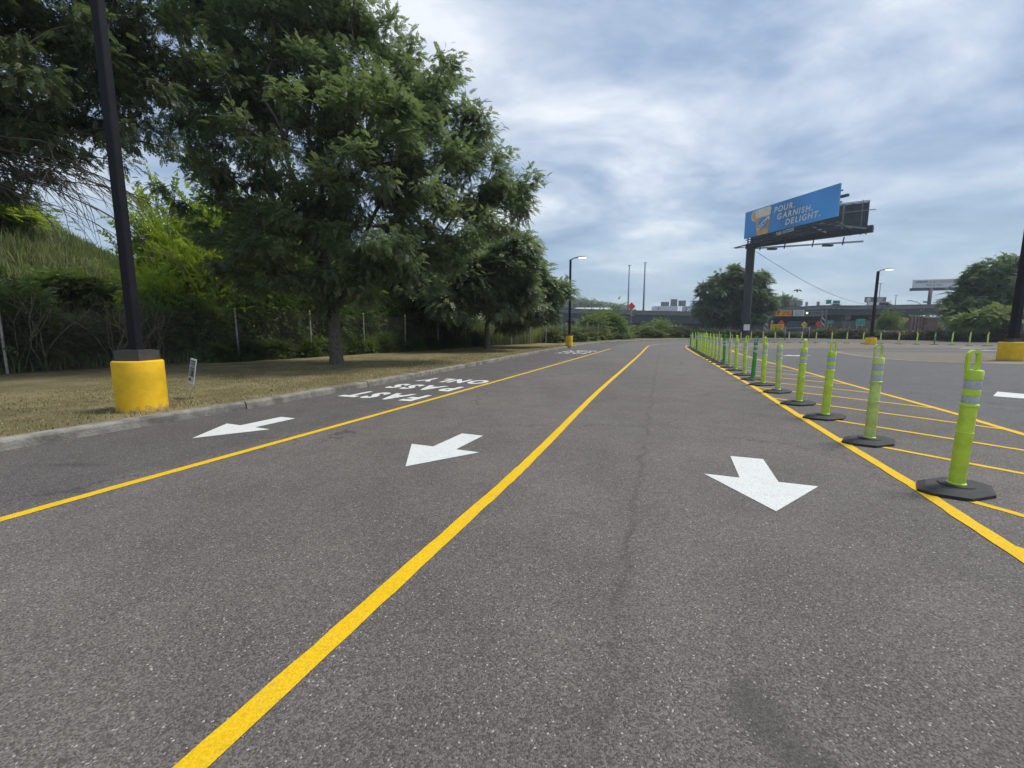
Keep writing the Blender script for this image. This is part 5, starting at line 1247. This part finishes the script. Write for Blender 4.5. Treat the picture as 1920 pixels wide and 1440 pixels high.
car('white van on the left overpass, nearest the billboard tree', 1303, 586, 121, 'whitepaint', 5.2, 2.2, True)
c = P(1295, 585, 121); t = thing('tow_truck', 'dark truck with a rounded load on the left overpass beside the billboard tree', 'truck', (c.x, 121, c.z), 'vehicles on the overpasses')
MB().box((c.x-1.0, 121.5, c.z+.7), (1.8, 2.2, 1.7)).build('cab', M['silverpaint'], t); MB().box((c.x+1.0, 121.5, c.z+.3), (3.0, 2.2, .5)).build('bed', M['blk'], t)
MB().tube([(c.x+1.2, 120.6, c.z+1.2), (c.x+1.2, 122.4, c.z+1.2)], .95, 14).build('load', M['signback'], t)
for q in (-1.1, 1.6): MB().tube([(c.x+q, 120.3, c.z-.1), (c.x+q, 120.7, c.z-.1)], .45, 12).build('wheel', M['tyre'], t)
# small white traffic tank beyond fence
c = P(1677.5, 611.5, 76); MB(); t = MB().lathe([(.02, -.25), (.22, -.2), (.30, -.02), (.2, .15), (.05, .22), (.05, .55), (.02, .56)], 12, tuple(c)).build('white_marker', M['wht']); tag(t, 'small rounded white marker seen above the vines left of the ribbed wall', 'marker')
# bird
c = P(1495, 545, 60); t = thing('bird', 'dark bird gliding in the sky right of the billboard pole', 'bird', tuple(c))
MB().lathe([(.02, -.28), (.07, -.15), (.085, 0), (.06, .15), (.02, .24)], 8, tuple(c)).build('body', M['greymetal'], t)
for s_ in (-1, 1):
    w = [c+Vector((0, -.1, .06)), c+Vector((s_*.25, -.1, .17)), c+Vector((s_*.5, -.08, .06)), c+Vector((s_*.66, 0, -.16)), c+Vector((s_*.48, .06, -.03)), c+Vector((s_*.25, .09, .06)), c+Vector((0, .09, -.05))]
    lo = [v-Vector((0, 0, .03)) for v in w]; n = len(w)
    MB().add(w+lo, [tuple(range(n)), tuple(range(n, 2*n))[::-1]]+[(i, (i+1) % n, (i+1) % n+n, i+n) for i in range(n)]).build('wing', M['greymetal'], t)
# ------------------------------------------------------------------ small litter near the kerb
mb = MB(); rr = random.Random(9)
for _ in range(420):
    j = rr.randint(40, len(ks)-60); p = ks[j]-kn[j]*abs(rr.gauss(0, .22)); s_ = rr.uniform(.006, .022); a = rr.uniform(0, 6.28)
    mb.add([(p.x+s_*math.cos(a+k*1.57)*(.5 if k % 2 else 1), p.y+s_*math.sin(a+k*1.57)*(.5 if k % 2 else 1), .004+.006*rr.random()) for k in range(4)], [(0, 1, 2, 3)])
o = mb.build('leaf_litter', M['drygrass']); tag(o, 'scattered dry leaf bits in the gutter along the kerb', 'leaf litter', None, 'stuff')
mb = MB()
for _ in range(80):
    y = 1.2+9*rr.random()**1.5; x = rr.uniform(-1.1, 1.1)*y; s_ = rr.uniform(.004, .011); h = s_*.6; a = rr.uniform(0, 6)
    mb.add([(x+s_*math.cos(a+k*1.25), y+s_*math.sin(a+k*1.25)*.8, 0) for k in range(5)]+[(x, y, h)], [(k, (k+1) % 5, 5) for k in range(5)])
o = mb.build('grit', M['kerb']); tag(o, 'tiny pale stones scattered over the near asphalt', 'grit', None, 'stuff')
for o in list(COL.objects):
    if o.get('label') == 'x': print('UNPLACED', o.name)
print('TRIS', sum(len(m.loops)-2*len(m.polygons) for m in bpy.data.meshes))
